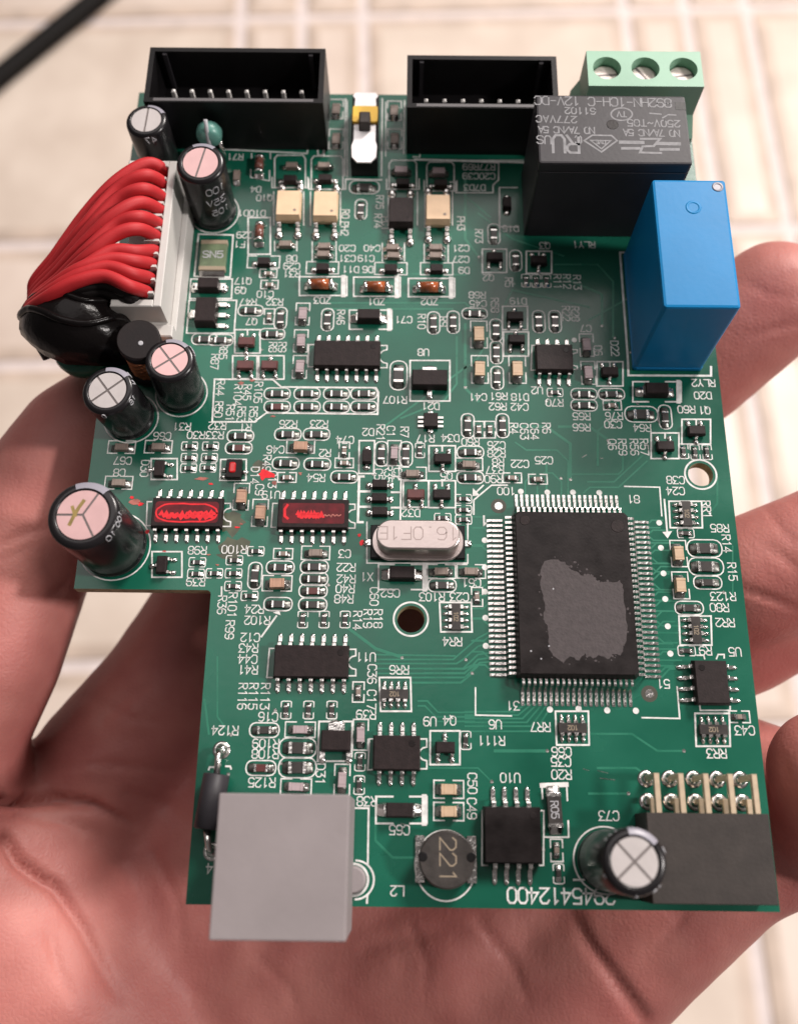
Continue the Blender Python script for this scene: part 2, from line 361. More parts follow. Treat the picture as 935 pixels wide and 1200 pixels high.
# ---- two-terminal chips ------------------------------------------------
def wedge(b, x0, x1, hw, z0, z1, m):
    """solder from height z0 at x0 up to z1 at x1 (rounded shoulders)"""
    prof = [(0, 0.0), (0.15, 0.30), (0.5, 0.45), (0.8, 0.72), (1.0, 1.0)]
    rings = []
    for t, q in prof:
        x = x0 + (x1 - x0) * t; z = z0 + (z1 - z0) * q; k = 1.0 - 0.25 * (1 - t) ** 2
        rings.append([(x, -hw * k, 0.003), (x, hw * k, 0.003), (x, hw * k * 0.72, z), (x, -hw * k * 0.72, z)])
    b.loft(rings, m, True)
def chip_mesh(l, wd, h, t, pad, body, padm='pad', term='tin', raised=True, mark=None):
    b = MB(); x = l / 2
    b.box(-x + t, x - t, -wd / 2, wd / 2, 0.04, h, body, 0.04)
    if raised == 'R': b.box(-x + t * 0.9, x - t * 0.9, -wd / 2 + .04, wd / 2 - .04, h - .01, h + 0.025, body)
    for s_ in (-1, 1):
        xs = sorted((s_ * (x - t), s_ * x))
        b.box(xs[0], xs[1], -wd / 2 - .015, wd / 2 + .015, 0.03, h + .012, term, 0.03)
        if pad: wedge(b, s_ * (x + pad), s_ * (x - 0.01), wd / 2 + 0.14, 0.03, h * 0.8, padm)
    if mark: wall_text(b, mark, wd * 0.5, 0.08, h + 0.035, 0, (0, 0), 'print')
    return b.mesh('chip')
def OUT_R(c, a, L=3.35, W=1.62):
    r = W * 0.42; pts = []
    for qx, qy, a0 in ((1, 1, 0), (-1, 1, 90), (-1, -1, 180), (1, -1, 270)):
        for k in range(4):
            t = math.radians(a0 + 30 * k); pts.append((qx * (L / 2 - r) + r * math.cos(t), qy * (W / 2 - r) + r * math.sin(t)))
    sl(c, a, pts, 0.15, True)
def OUT_C(c, a, L=3.4, W=1.7, g=0.5):
    for s_ in (-1, 1): sl(c, a, [(s_ * g, W / 2), (s_ * L / 2, W / 2), (s_ * L / 2, -W / 2), (s_ * g, -W / 2)], 0.15)
def OUT_K(c, a, L=2.0, W=1.15):
    for s_ in (-1, 1): sl(c, a, [(s_ * .35, W / 2), (s_ * (L / 2 - .1), W / 2), (s_ * L / 2, W / 2 - .2), (s_ * L / 2, -W / 2 + .2), (s_ * (L / 2 - .1), -W / 2), (s_ * .35, -W / 2)], 0.12)
KIND = {
 'R':  ('chip_resistor', (1.55, .82, .42, .27, .72, 'rbody', 'pdk', 'tin', 'R'), OUT_R),
 'Rr': ('chip_resistor', (1.55, .82, .42, .27, .72, 'rred', 'pdk', 'tin', 'R'), OUT_R),
 'Rp': ('chip_resistor', (2.0, 1.25, .5, .4, .75, 'rbody', 'pdk', 'tin', 'R'), lambda c, a: OUT_R(c, a, 4.2, 2.2)),
 'r':  ('chip_resistor', (1.0, .52, .34, .2, .36, 'rbody', 'solder', 'tin', 'R'), OUT_K),
 'Q':  ('chip_component', (1.75, 1.1, .65, .32, .62, 'cgrey', 'solder', 'cgrey', None), lambda c, a: OUT_C(c, a, 3.5, 2.0)),
 'C':  ('ceramic_capacitor', (1.6, .85, .8, .3, .65, 'cgrey', 'pad', 'cgrey', None), OUT_C),
 'Cn': ('ceramic_capacitor', (1.6, .85, .8, .3, .55, 'cgrey', 'solder', 'cgrey', None), None),
 'c':  ('ceramic_capacitor', (1.0, .55, .5, .22, .36, 'cgrey', 'pad', 'tin', None), lambda c, a: OUT_C(c, a, 2.3, 1.3, .3)),
 'L':  ('ceramic_capacitor', (1.6, .85, .8, .3, .65, 'clilac', 'pad', 'clilac', None), OUT_C),
 'T':  ('ceramic_capacitor', (2.0, 1.25, 1.2, .32, .72, 'ctan', 'pad', 'ctan', None), lambda c, a: OUT_C(c, a, 4.0, 2.15)),
 't':  ('ceramic_capacitor', (1.7, 1.1, 1.0, .3, .6, 'ctan', 'pad', 'ctan', None), lambda c, a: OUT_C(c, a, 3.3, 1.9)),
 'P':  ('ceramic_capacitor', (1.7, 1.0, .95, .3, .6, 'clilac', 'pad', 'clilac', None), lambda c, a: OUT_C(c, a, 3.3, 1.8)),
 'O':  ('ceramic_capacitor', (1.7, 1.1, 1.1, .3, .7, 'corange', 'pad', 'corange', None), lambda c, a: OUT_C(c, a, 3.5, 1.9)),
}
def chip(k, px, py, o='h', outline=True, label=None):
    nm, args, of = KIND[k]; h = args[2]
    me_ = cached(k, lambda: chip_mesh(*args))
    c = un(px, py, h * 0.7); a = 0 if o == 'h' else 90
    if isinstance(o, (int, float)): a = o
    link(nm, me_, board, (c.x, c.y, 0), a + random.choice((0, 180)) + random.uniform(-1.5, 1.5), label)
    if outline and of: of(un(px, py), a)

for k, o, lst in [
 ('R', 'h', [(337.5,509),(371,509),(335,543),(372,544),(282,511),(403.5,559),(551,530),(551,559.7),(518,686),(310,855.6),(258.6,398.5),(240,397.5),
             (319,391.5),(294,364),(807,712.5),(828.7,682.7),(684,462),(684,475),(716,462),(556,367.6),(328.6,665),(326,708),
             (368.5,664.4),(368,678.5),(366.6,708.7),(325,461.3),(360,461.3),(394.5,461.3),(426.5,461.3),(360,476.7),(394.5,476.7),(426.5,476.7)]),
 ('Rr', 'h', [(280,525),(306,900),(367,692.6),(325,476.7)]),
 ('R', 'v', [(384,374.7),(508,378.5),(531,377.6),(581,387),(581.6,413),(582.4,443),(631,377),(650,377),(548,499),(588.7,499),(447,532),(475.7,532),
             (604,305.5),(578.5,274.5),(779,488.7),(329,373),(299,674.7),(423,245.5)]),
 ('Rp', 'h', [(349,876.5),(348.6,899.5),(751,485.5),(825,642.7),(826.7,664),(427,219.5)]),
 ('Rp', 'v', [(467,440)]), ('Q', 'v', [(394,163),(462.5,163),(394,128),(462,130)]),
 ('r', 'h', [(222.6,523),(247,523),(222,536.5),(245.7,536.5),(221.4,548.7),(244,548.2),(231.6,659),(230,672.5),(251.5,672),(275,656.7),(274,672),(273.4,687),
             (292.7,698.4),(300,646),(543,584.7),(543,597.6),(543,609),(518.6,607),(803,625),(804,762.7),(650,460)]),
 ('r', 'v', [(616,329),(628,329.5),(640,329.5),(800.5,529),(814,530),(828,530),(335.4,832),(361.8,832),(389,832),(355,726),(380,726),(404.5,726),(545.6,867.6),
             (422,892.6),(421,920),(492,528),(654.4,1024)]),
 ('C', 'h', [(143,524),(186,523.6),(139.5,565.7),(370,648),(517,669.7),(552,669.7),(549.4,544.3),(483.4,555)]),
 ('c', 'h', [(336.5,559.6),(332,649),(316,333.7),(600,560),(630,561.6),(717,475),(866,840),(403.5,542.6),(314.6,320.5)]),
 ('c', 'v', [(561,503.6),(574,503.6),(315.7,371),(403.5,528),(420,811),(558.8,699.6),(652,996.5)]),
 ('L', 'h', [(352,855),(347,922)]),
 ('L', 'v', [(422.6,861),(401,914),(462,531)]),
 ('T', 'v', [(561,392),(562,433),(606,433)]),
 ('t', 'v', [(794.7,648.7),(797,686)]),
 ('t', 'h', [(525.7,925),(525.7,951)]),
 ('P', 'v', [(354.8,368),(352.8,399.5),(351.5,430),(687,404.5),(689,437)]),
 ('O', 'v', [(283,582),(305,601)]),
 ('O', 'h', [(352.5,523),(325,683.6)]),
]:
    for x, y in lst: chip(k, x, y, o)
for x, y in ((334.6,286),(380,288.5),(379,298),(460,290),(461,299.5),(510.5,290),(510.5,299.5),(342,194),(379.5,194)): chip('Cn', x, y, 'h', False)
for x, y in ((470,199.5),(514,201)): chip('P', x, y, 'h', False)
chip('Cn', 277.5, 206, 'v', False)

# ---- small moulded diodes, transistors ---------------------------------
def pin_gull(b, x, y0, z0, y1, wd, m='tin', th=0.13, knee=0.4):
    """a gull-wing lead going from the body (y0, z0) out to the board at y1"""
    s_ = 1 if y1 > y0 else -1; L = abs(y1 - y0)
    path = [(0, z0), (L * 0.22, z0), (L * 0.30, z0 - .04), (L * knee * 1.05, th * 0.9), (L * (knee + .1), th * 0.55), (L, th * 0.5)]
    rings = []
    for d, z in path:
        y = y0 + s_ * d; rings.append([(x - wd / 2, y, z - th / 2), (x + wd / 2, y, z - th / 2), (x + wd / 2, y, z + th / 2), (x - wd / 2, y, z + th / 2)])
    b.loft(rings, m)
def blob(b, x, y, rx_, ry_, h, m='solder', n=12):
    rings = [[(x + rx_ * q * math.cos(2 * math.pi * i / n), y + ry_ * q * math.sin(2 * math.pi * i / n), z) for i in range(n)] for q, z in ((1, .004), (.93, h * .35), (.65, h * .8), (.25, h))]
    b.loft(rings, m, True)
def sod_mesh(l=1.75, wd=1.2, h=0.95, pm='solder', body='chip'):
    b = MB(); b.loft([[(-l/2, -wd/2, .1), (l/2, -wd/2, .1), (l/2, wd/2, .1), (-l/2, wd/2, .1)], [(-l/2, -wd/2, h*.5), (l/2, -wd/2, h*.5), (l/2, wd/2, h*.5), (-l/2, wd/2, h*.5)], [(-l/2+.1, -wd/2+.1, h), (l/2-.1, -wd/2+.1, h), (l/2-.1, wd/2-.1, h), (-l/2+.1, wd/2-.1, h)]], body)
    for s_ in (-1, 1):
        b.box(min(s_*l/2, s_*(l/2+.45)), max(s_*l/2, s_*(l/2+.45)), -.2, .2, .03, .2, 'tin'); blob(b, s_ * (l / 2 + .42), 0, .42, .5, .3, pm)
    return b.mesh('small_diode')
def sod(px, py, o=0, outline=True, kind='n', label=None):
    dims = {'n': (1.75, 1.2, .95), 'w': (1.9, 1.15, 1.0), 'a': (2.7, 1.7, 1.5)}[kind]
    c = un(px, py, dims[2] * .6); m_ = cached('sod' + kind, lambda: sod_mesh(*dims))
    link('small_diode', m_, board, (c.x, c.y, 0), o, label)
    if outline: OUT_C(un(px, py), o, dims[0] + 2.6, dims[1] + .7, dims[0] / 2 + .1)
for x, y in ((378,314),(458,315),(511.5,315),(309,307)): sod(x, y)
for x, y in ((340,210.5),(381,209.5),(472,214.5),(516.5,215.5)): sod(x, y, 0, False, 'w')
for x, y in ((445,567.4),(444.5,583.4),(445,599.5)): sod(x, y, 0, False, 'w')
sod(430, 535, 90, False, 'n')
sod(594, 238, 90, False, 'n')

def sot23_mesh(body):
    b = MB(); l, wd, h = 2.2, 1.25, 1.0
    def rg(e, z): return [(-l/2+e, -wd/2+e*.9, z), (-l/2+.25+e*.4, -wd/2-.02+e, z), (l/2-.25-e*.4, -wd/2-.02+e, z), (l/2-e, -wd/2+e*.9, z), (l/2-e, wd/2-e*.9, z), (l/2-.25-e*.4, wd/2+.02-e, z), (-l/2+.25+e*.4, wd/2+.02-e, z), (-l/2+e, wd/2-e*.9, z)]
    b.loft([rg(.08, .1), rg(0, .5), rg(.06, .92), rg(.14, h)], body)
    for x, s_ in ((0, -1), (-.8, 1), (.8, 1)):
        pin_gull(b, x, s_ * wd / 2, .5, s_ * 1.35, .36); blob(b, x, s_ * 1.3, .34, .42, .3)
    return b.mesh('transistor')
def sot(px, py, single='down', body='chip', box=None):
    c = un(px, py, .6); rot = {'down': 0, 'up': 180, 'left': -90, 'right': 90}[single]
    m_ = cached('sot' + body, lambda: sot23_mesh(body)); link('transistor', m_, board, (c.x, c.y, 0), rot)
    if box:
        x0, y0, x1, y1 = box
        sp([(x0, y0), (x1, y0), (x1, y1), (x0, y1)], .2, True)
        if single == 'down': sp([((x0 + x1) / 2, y0), ((x0 + x1) / 2, y0 + 6)], .2)
for px, py, s_, bo, bx in [
 (579.5,301.5,'up','chip',(565,292,593.5,319.5)), (631,305.5,'down','chip',(616.5,294.5,646,320.5)), (603.3,371,'up','chip',(588.5,359,617.8,386.5)),
 (605,398,'up','chip',(589.7,389,619,417.5)), (714,436,'down','chip',(699,424,729.5,452.5)), (815.5,505,'down','chip',(798.5,491.5,832,520.5)),
 (779,523,'down','chip',(762.5,507.5,795,537.5)), (289,401,'down','rred',(275.5,386.5,305,414)), (287.5,428.5,'up','rred',(273,417,301.5,444)),
 (316,428.5,'up','rred',(303.5,417,333,444.5)), (518.6,537.5,'down','chip',(502.5,522.5,533.5,552.5)), (517.5,579.5,'down','chip',(502.5,563.5,533.5,595)),
 (487,579.5,'up','rred',(472.5,563.5,502,594.5)), (521.5,876,'up','chip',(504,856.5,538.7,896)), (187,549.5,'left','chip',(177.5,537.5,208,562)),
 (190,662,'left','chip',(178.5,646.5,213.5,676.5))]:
    sot(px, py, s_, bo, bx)

# SOT-89 style regulators
def sot89_mesh(w_, two):
    b = MB(); b.box(-w_/2, w_/2, -1.15, 1.15, .05, 1.5, 'chip', .1, .05)
    b.box(-.9, .9, 1.1, 2.0, .03, .42, 'tin'); blob(b, 0, 1.95, .95, .5, .35)
    for x in ((-1.5, 1.5) if two else (0,)):
        b.box(x - .28, x + .28, -2.0, -1.1, .03, .4, 'tin'); blob(b, x, -2.0, .42, .5, .3)
    return b.mesh('regulator')
c = un(503.5, 444, 1); link('voltage_regulator', sot89_mesh(4.6, False), board, (c.x, c.y, 0), 0); sp([(480.5,422.5),(527,422.5),(527,470),(480.5,470)], .2, True)
c = un(393.5, 868, 1); link('voltage_regulator', sot89_mesh(3.3, True), board, (c.x, c.y, 0), 0); sp([(374,845.5),(413,845.5),(412,892),(372.5,892)], .2, True)
# small many-legged chip
b = MB(); b.box(-.9, .9, -.95, .95, .05, .9, 'chip', .08)
for s_ in (-1, 1):
    for k in (-.6, 0, .6): b.box(min(s_*.9, s_*1.6), max(s_*.9, s_*1.6), k - .14, k + .14, .02, .22, 'tin')
    b.box(-.3, .3, min(s_*.95, s_*1.4), max(s_*.95, s_*1.4), .02, .22, 'tin'); blob(b, 0, s_ * 1.35, .35, .3, .25)
c = un(504.5, 495); link('tiny_chip', b.mesh('tiny_chip'), board, (c.x, c.y, 0))
# brown block and five-legged driver at the left edge
b = MB(); b.box(-1.4, 1.4, -.85, .85, .05, 1.5, 'chip', .1, .06)
for s_ in (-1, 1): b.box(min(s_*1.4, s_*2.2), max(s_*1.4, s_*2.2), -.5, .5, .02, .5, 'tin'); blob(b, s_ * 2.0, -.1, .6, .75, .5)
c = un(246, 338); link('power_diode', b.mesh('power_diode'), board, (c.x, c.y, 0)); sp([(224,327),(272.5,327),(271.5,350),(222.5,350)], .2, True)
b = MB(); b.box(-1.4, 1.4, -1.9, 1.9, .05, 1.7, 'chip', .12, .08)
for y in (-1.7, -.1, 1.5): b.box(1.35, 2.5, y - .3, y + .3, .02, .4, 'tin'); blob(b, 2.5, y, .55, .42, .35)
b.box(-2.2, -1.35, -.5, .6, .02, .4, 'tin'); blob(b, -2.1, 0, .6, .6, .35)
c = un(243.5, 370); link('driver_chip', b.mesh('driver_chip'), board, (c.x, c.y, 0), 0, 'dark five-legged driver chip'); sp([(222,352),(277.6,352),(274.5,390.5),(219,390.5)], .2, True)

# tantalum style blocks with a thick polarity bar
def tant_mesh(l, wd, h):
    b = MB(); b.box(-l/2, l/2, -wd/2, wd/2, .08, h, 'chip', .12, .05)
    for s_ in (-1, 1): b.box(min(s_*l/2, s_*(l/2+.12)), max(s_*l/2, s_*(l/2+.12)), -.6, .6, .03, h * .5, 'tin'); wedge(b, s_ * (l/2 + 1.0), s_ * (l/2 + .05), .85, .05, .6, 'solder')
    return b.mesh('tantalum_capacitor')
tm_ = tant_mesh(3.0, 1.6, 1.5)
for px, py, box in ((432,371,(409.5,363.5,459,386)), (471,672.5,(443.5,661.5,500.5,691)), (468,949.5,(440.5,933.5,500,965)), (768,457.5,(741,447.5,797.5,471))):
    c = un(px, py, .7); link('tantalum_capacitor', tm_, board, (c.x, c.y, 0))
    x0, y0, x1, y1 = box; mx = (x0 + x1) / 2
    sp([(mx - 10, y0), (x0, y0), (x0, y1), (mx - 10, y1)], .2); sp([(mx + 10, y0), (x1, y0), (x1, y1), (mx + 10, y1)], .2)
    sp([(x1 - 3, y0), (x1 - 3, y1)], .55)
# glass zeners, orange, lying in a row
def zener_mesh(m, l=3.4, r=.72):
    b = MB(); b.xcyl(-l/2 + .5, l/2 - .5, r, r + .05, m, 16)
    for s_ in (-1, 1):
        b.xcyl(*sorted((s_ * (l/2 - .5), s_ * l/2)), r + .03, r + .06, 'tin', 16); wedge(b, s_ * (l/2 + .55), s_ * (l/2 - .02), .8, .04, r * .9, 'solder')
    return b.mesh('zener_diode')
zm = zener_mesh('glass')
for px, py, box in ((375.6,333,(351,324.5,406.5,346.5)), (441,336,(414.5,325,469,347.5)), (503,336.5,(478.5,326.5,532.5,348))):
    c = un(px, py, .7); link('zener_diode', zm, board, (c.x, c.y, 0))
    x0, y0, x1, y1 = box; sp([(x0, y0), (x1, y0), (x1, y1), (x0, y1)], .2, True); sp([(x1 - 4, y0), (x1 - 4, y1)], .6)
zb = zener_mesh('brown', 2.9, .62)
for px, py in ((304,193.5), (304,273)):
    c = un(px, py, .6); link('signal_diode', zb, board, (c.x, c.y, 0), 90)
sp([(317,255),(317,298),(291,298),(291,255)], .2, True); sp([(295,180),(295,186)], .15); sp([(317,178),(317,186)], .15); sp([(294,199),(294,208),(316,212),(316,200)], .15)

# resistor arrays
def array_mesh():
    b = MB(); b.box(-1.6, 1.6, -.55, .55, .04, .5, 'rbody', .04)
    for k in range(4):
        x = -1.2 + .8 * k
        for s_ in (-1, 1):
            b.box(x - .22, x + .22, min(s_*.52, s_*.86), max(s_*.52, s_*.86), .03, .53, 'tin'); blob(b, x, s_ * 1.2, .24, .42, .28)
    wall_text(b, '102', .5, .08, .52, 180, (0, 0), 'goldprint')
    return b.mesh('resistor_array')
am = array_mesh()
for px, py, rot, box in ((534,723.5,90,(515,706,553,740.5)), (462.5,814,0,(444.5,794,482,833.5)), (670,853.5,0,(650.5,833.5,690,873)), (834.5,855.5,0,(813.8,836,855,874.5)),
                         (814,739,90,(795,722,833.5,756)), (803,603,90,(783.3,587.5,822.5,618.5))):
    c = un(px, py); link('resistor_array', am, board, (c.x, c.y, 0), rot)
    x0, y0, x1, y1 = box; sp([(x0, y0), (x1 - 1, y0), (x1, y1), (x0 + 1.5, y1)], .2, True)

# ---- SOIC chips: body + each pin ---------------------------------------
def pin_mesh(wd=.42, y0=0, z0=.85, L=1.3, bl=None):
    b = MB(); pin_gull(b, 0, 0, z0, L, wd, 'tin', .2, .38); blob(b, 0, L - .05 + (.25 if bl else 0), *(bl or (wd * .62, .42, .22))); return b.mesh('pin')
pm = pin_mesh()
def soic(n, px, py, rot=0, L=8.65, W=3.9, h=1.55, pitch=1.27, label=None, mark=None, body='chip', pins=None, name='logic_chip', dot=True):
    c = un(px, py, h)
    root = link(name, None, board, (c.x, c.y, 0), rot, label)
    b = MB()
    def rg(e, z): return [(-L/2+e, -W/2+e, z), (L/2-e, -W/2+e, z), (L/2-e, W/2-e, z), (-L/2+e, W/2-e, z)]
    b.loft([rg(.12, .1), rg(0, .8), rg(.12, h - .08), rg(.2, h)], body)
    if dot: b.cyl(L/2 - .95, W/2 - .95, [(.38, h + .001), (.34, h + .012)], 'chipb', 14)
    link('body', b.mesh('body'), root)
    for k in range(n // 2):
        for s_ in (1, -1):
            p = link('pin', pins or pm, root, ((k - (n / 2 - 1) / 2) * pitch, s_ * (W / 2 - .05), 0), 0 if s_ == 1 else 180)
    return root, h
def notch(x, y0, y1, px=7):
    ym = (y0 + y1) / 2
    sp([(x - px * .5, y0), (x + px, y0), (x + px, ym - 8)] + [(x + px - 9 * math.sin(math.pi * t / 6), ym - 8 * math.cos(math.pi * t / 6)) for t in range(1, 6)] + [(x + px, ym + 8), (x + px, y1), (x - px * .5, y1)], .17)
u3, hh = soic(14, 406.5, 413.5, label='fourteen-pin chip near the row of orange zener diodes')
notch(446.5, 405, 431); sp([(368, 404), (362, 404), (361, 430), (367, 430)], .17)
u7, _ = soic(14, 219, 600, label='fourteen-pin chip scribbled with bright red ink', dot=False)
notch(263.5, 590, 617); sp([(178, 588), (173, 588), (172, 616), (177, 616)], .17)
u13, _ = soic(14, 366.5, 601.5, label='fourteen-pin chip with a dull red inked panel on top', dot=False)
notch(409, 591, 619); sp([(325, 590), (320, 590), (318, 618), (323, 618)], .17)
u11, _ = soic(14, 364.5, 774.5, label='plain fourteen-pin chip over the notch of the board')
notch(410, 761, 792); sp([(321, 760), (316, 760), (313, 794), (319, 794)], .17)
soic(8, 649.8, 418, L=4.9, label='eight-pin chip beside tan capacitors'); notch(671, 410, 433, 5); sp([(628, 405), (623, 405), (622, 434), (627, 434)], .17)
soic(8, 464.7, 882, L=5.3, label='eight-pin chip above the tantalum block'); notch(493, 866, 901); sp([(438, 866), (433, 866), (431, 902), (437, 902)], .17)
soic(8, 834, 799, 90, L=5.1, label='eight-pin chip turned sideways near the right edge')
sp([(816,768),(824,768),(825,772)], .17); sp([(839,772),(841,767),(848,767),(848,771)], .17); sp([(819.5,827),(820,832.5),(855,832.5),(855,828)], .17)
bigpin = pin_mesh(.46, 0, 1.0, 1.9)
u10, _ = soic(8, 601, 978.5, L=6.3, W=5.9, h=1.9, label='wide glossy eight-pin converter chip', body='chipb', pins=bigpin)
sp([(569,950),(565,950),(564.5,1014),(571,1014)], .17); sp([(634,950),(637,950),(636.5,1014),(632,1014)], .17)
# red marks on the two chips
def squiggle(b, x0, x1, y, amp, wd, z, n=26, m='ink', seed=1):
    rr = random.Random(seed); pts = [(x0 + (x1 - x0) * i / n, y + amp * math.sin(i * 1.9) * rr.uniform(.3, 1) ) for i in range(n + 1)]
    b.ribbon(pts, wd, z, m)
b = MB(); z = hh + .02
b.rrect(0, 0, 3.85, 1.35, .4, [(hh + .002, 0), (hh + .012, 0)], 'inkdark', n=4)
pts = [(3.7 * math.cos(t / 30 * 2 * math.pi) * (abs(math.cos(t / 30 * 2 * math.pi)) ** -.55 if abs(math.cos(t / 30 * 2 * math.pi)) > .2 else 1), 1.15 * math.sin(t / 30 * 2 * math.pi) - .1) for t in range(31)]
pts = [(max(-3.7, min(3.7, x)), y + random.uniform(-.05, .05)) for x, y in pts]
b.ribbon(pts, .2, z, 'ink'); squiggle(b, -3.2, 3.3, -.35, .36, .3, z + .004, 34, 'ink', 2); squiggle(b, -2.7, 3.3, -.6, .3, .34, z + .008, 26, 'ink', 5); squiggle(b, .2, 3.4, -.1, .3, .3, z + .012, 16, 'ink', 9)
link('red_ink', b.mesh('red_ink'), u7)
b = MB(); b.rrect(.1, 0, 3.75, 1.3, .25, [(hh + .002, 0), (hh + .012, 0)], 'inkdark', n=4)
squiggle(b, -1.9, 1.3, -.15, .4, .3, z, 26, 'ink', 3); squiggle(b, -1.7, 1.0, -.45, .25, .28, z + .003, 18, 'ink', 13); squiggle(b, 1.4, 3.4, -.25, .2, .14, z + .002, 14, 'inkpale', 4); b.ribbon([(-3.1, 1.0), (-3.4, .5), (-3.35, -.4), (-3.0, -.7)], .3, z + .003, 'ink')
link('red_ink', b.mesh('red_ink'), u13)

# ---- hundred-pin processor ---------------------------------------------
cpu = link('processor', None, board, (0, 0, 0), 0, 'large black hundred-pin chip with a dull grey patch')
b = MB(); hq = 2.75
def rg(e, z): return [(-7+e, -10+e, z), (7-e-.45, -10+e, z), (7-e, -10+e+.45, z), (7-e, 10-e-.45, z), (7-e-.45, 10-e, z), (-7+e+.45, 10-e, z), (-7+e, 10-e-.45, z), (-7+e, -10+e+.45, z)]
b.loft([rg(.3, .25), rg(0, 1.45), rg(.28, hq - .06), rg(.36, hq)], 'chipb')
b.cyl(-5.6, 8.6, [(.62, hq + .001), (.55, hq + .015)], 'chip', 18); b.cyl(5.4, 8.0, [(.8, hq + .001), (.74, hq + .015)], 'chip', 20)
link('body', b.mesh('body'), cpu)
b = MB(); pin_gull(b, 0, 0, 1.35, 2.75, .3, 'tin', .18, .42); b.box(-.17, .17, 2.0, 2.95, .003, .06, 'solder'); qpv = b.mesh('pin')
b = MB(); pin_gull(b, 0, 0, 1.35, 2.75, .3, 'tin', .18, .36); b.box(-.17, .17, 1.8, 2.95, .003, .06, 'solder'); qph = b.mesh('pin')
for k in range(30):
    for s_ in (-1, 1): link('pin', qph, cpu, (s_ * 6.95, 9.425 - .65 * k, 0), -90 if s_ == 1 else 90)
for k in range(20):
    for s_ in (-1, 1): link('pin', qpv, cpu, (-6.175 + .65 * k, s_ * 9.95, 0), 0 if s_ == 1 else 180)
pp = [(637,657),(650,655),(663,660),(668,667),(674,669),(683,675),(688,673),(696,676),(699,681),(707,683),(727,680),(729.7,691),(733,720),(735,745),(727,768),(718,766),(712,772),(703,768),(694,771),(686,766),(678,773),(668,770),(660,777),(652,771),(645,764),(642,750),(641,737),(637,722),(638,706),(634,690),(633,672)]
pl = []
for i in range(len(pp)):
    a, c_ = un(*pp[i], hq), un(*pp[(i + 1) % len(pp)], hq)
    for t in range(4): q = a.lerp(c_, t / 4); pl.append((q.x + random.uniform(-.13, .13), q.y + random.uniform(-.13, .13)))
b = MB(); b.loft([[(x, y, hq + .001) for x, y in pl], [(x, y, hq + .012) for x, y in pl]], 'residue')
for q in [(622,763),(643,757),(634,772),(648,690)]: p = un(*q, hq); b.disc(p.x, p.y, .1, hq + .015, 'print', 8)
link('dull_patch', b.mesh('dull_patch'), cpu)
fk = MB(); fk.cyl(0, 0, [(.11, 0), (.09, .01)], 'residue', 6); fkm = fk.mesh('residue_fleck')
for k in range(70):
    x, y = random.choice(pl); o_ = link('residue_fleck', fkm, cpu, (x + random.gauss(0, .35), y + random.gauss(0, .35), hq + .001), random.uniform(0, 360)); f_ = random.uniform(.4, 1.5); o_.scale = (f_ * random.uniform(.6, 1.6), f_, 1)
for q in [(772,612.7),(774,642),(777,672),(779,702),(782,734),(785,766),(567.7,633.2),(568,665),(568,693.4),(568.5,724),(569,757),(610,576),(641,577),(671,577),(701.7,577.5),(644,831.5),(677.6,830.7),(711,832.5),(744.6,833),(672.5,398.7)]:
    p = un(*q); _z[0] += 1; SILK.disc(p.x, p.y, .36, .016 + .0015 * (_z[0] % 24), 'silk', 14)
sp([(557,806),(557,838),(599,839)]); sp([(731.5,570),(772.5,571),(775,604.5)]); sp([(752,841),(796,842),(793,805)])
sp([(778,585.5),(781.5,626)], .22); p = [un(*q)[:2] for q in ((775.5,623.5),(787,622.5),(781.8,631))]; SILK.poly(p, .034, 'silk')
sp([(566,569),(557,577.5)], .2); p = [un(*q)[:2] for q in ((554,572),(562,580.5),(553.5,581.5))]; SILK.poly(p, .034, 'silk'); sp([(594,568.5),(575.7,568.7),(555,586),(555,602.7)], .19)
sp([(306.7,746),(324,722)], .22); p = [un(*q)[:2] for q in ((320,718),(329,721),(327.5,715.5))]; SILK.poly(p, .034, 'silk')
sp([(260,698),(260,688)], .2)

# ---- optocouplers -------------------------------------------------------
def opto(px, py, m, label=None):
    c = un(px, py, 1.9); root = link('optocoupler', None, board, (c.x, c.y, 0), 0, label)
    b = MB(); b.loft([[(-1.6, -2.05, .15), (1.6, -2.05, .15), (1.6, 2.05, .15), (-1.6, 2.05, .15)], [(-1.7, -2.15, .9), (1.7, -2.15, .9), (1.7, 2.15, .9), (-1.7, 2.15, .9)], [(-1.55, -1.95, 1.95), (1.55, -1.95, 1.95), (1.55, 1.95, 1.95), (-1.55, 1.95, 1.95)]], m)
    b.cyl(.9, -1.2, [(.22, 1.951), (.2, 1.955)], 'cgrey' if m == 'opto' else 'chipb', 12)
    link('body', b.mesh('body'), root)
    pin = cached('optopin', lambda: pin_mesh(.52, 0, .8, 1.75, (.62, .75, .5)))
    for x in (-1.27, 1.27):
        for s_ in (1, -1): link('pin', pin, root, (x, s_ * 2.05, 0), 0 if s_ == 1 else 180)
for px, py, m, lb in ((338,237.5,'opto','pale beige optocoupler'), (381.3,238.5,'opto','pale beige optocoupler'), (470,245.5,'chip','black optocoupler between the beige ones'), (513.3,242.5,'opto','pale beige optocoupler')):
    opto(px, py, m, lb)
for x0, x1, y0, y1 in ((322,358,182,220),(365,402,183,222),(456,488,188,222),(500,532,190,224)):
    sp([(x0, y1), (x0, y0 + 4), (x0 + 3, y0), (x1 - 3, y0), (x1, y0 + 4), (x1, y1)], .17); sp([(x0 - 3, y1 - 12), (x0 - 3, y1), (x1 + 3, y1), (x1 + 3, y1 - 12)], .17)
for x in (321, 356, 364, 399, 455, 489, 498, 530): sp([(x, 225), (x, 264)], .15)
for x0, x1, y0, y1 in ((322,348,283,294),(366,394,283,307),(448,474,285,306),(497,525,286,307)): sp([(x0, y0), (x0, y1)], .15); sp([(x1, y0), (x1, y1)], .15)

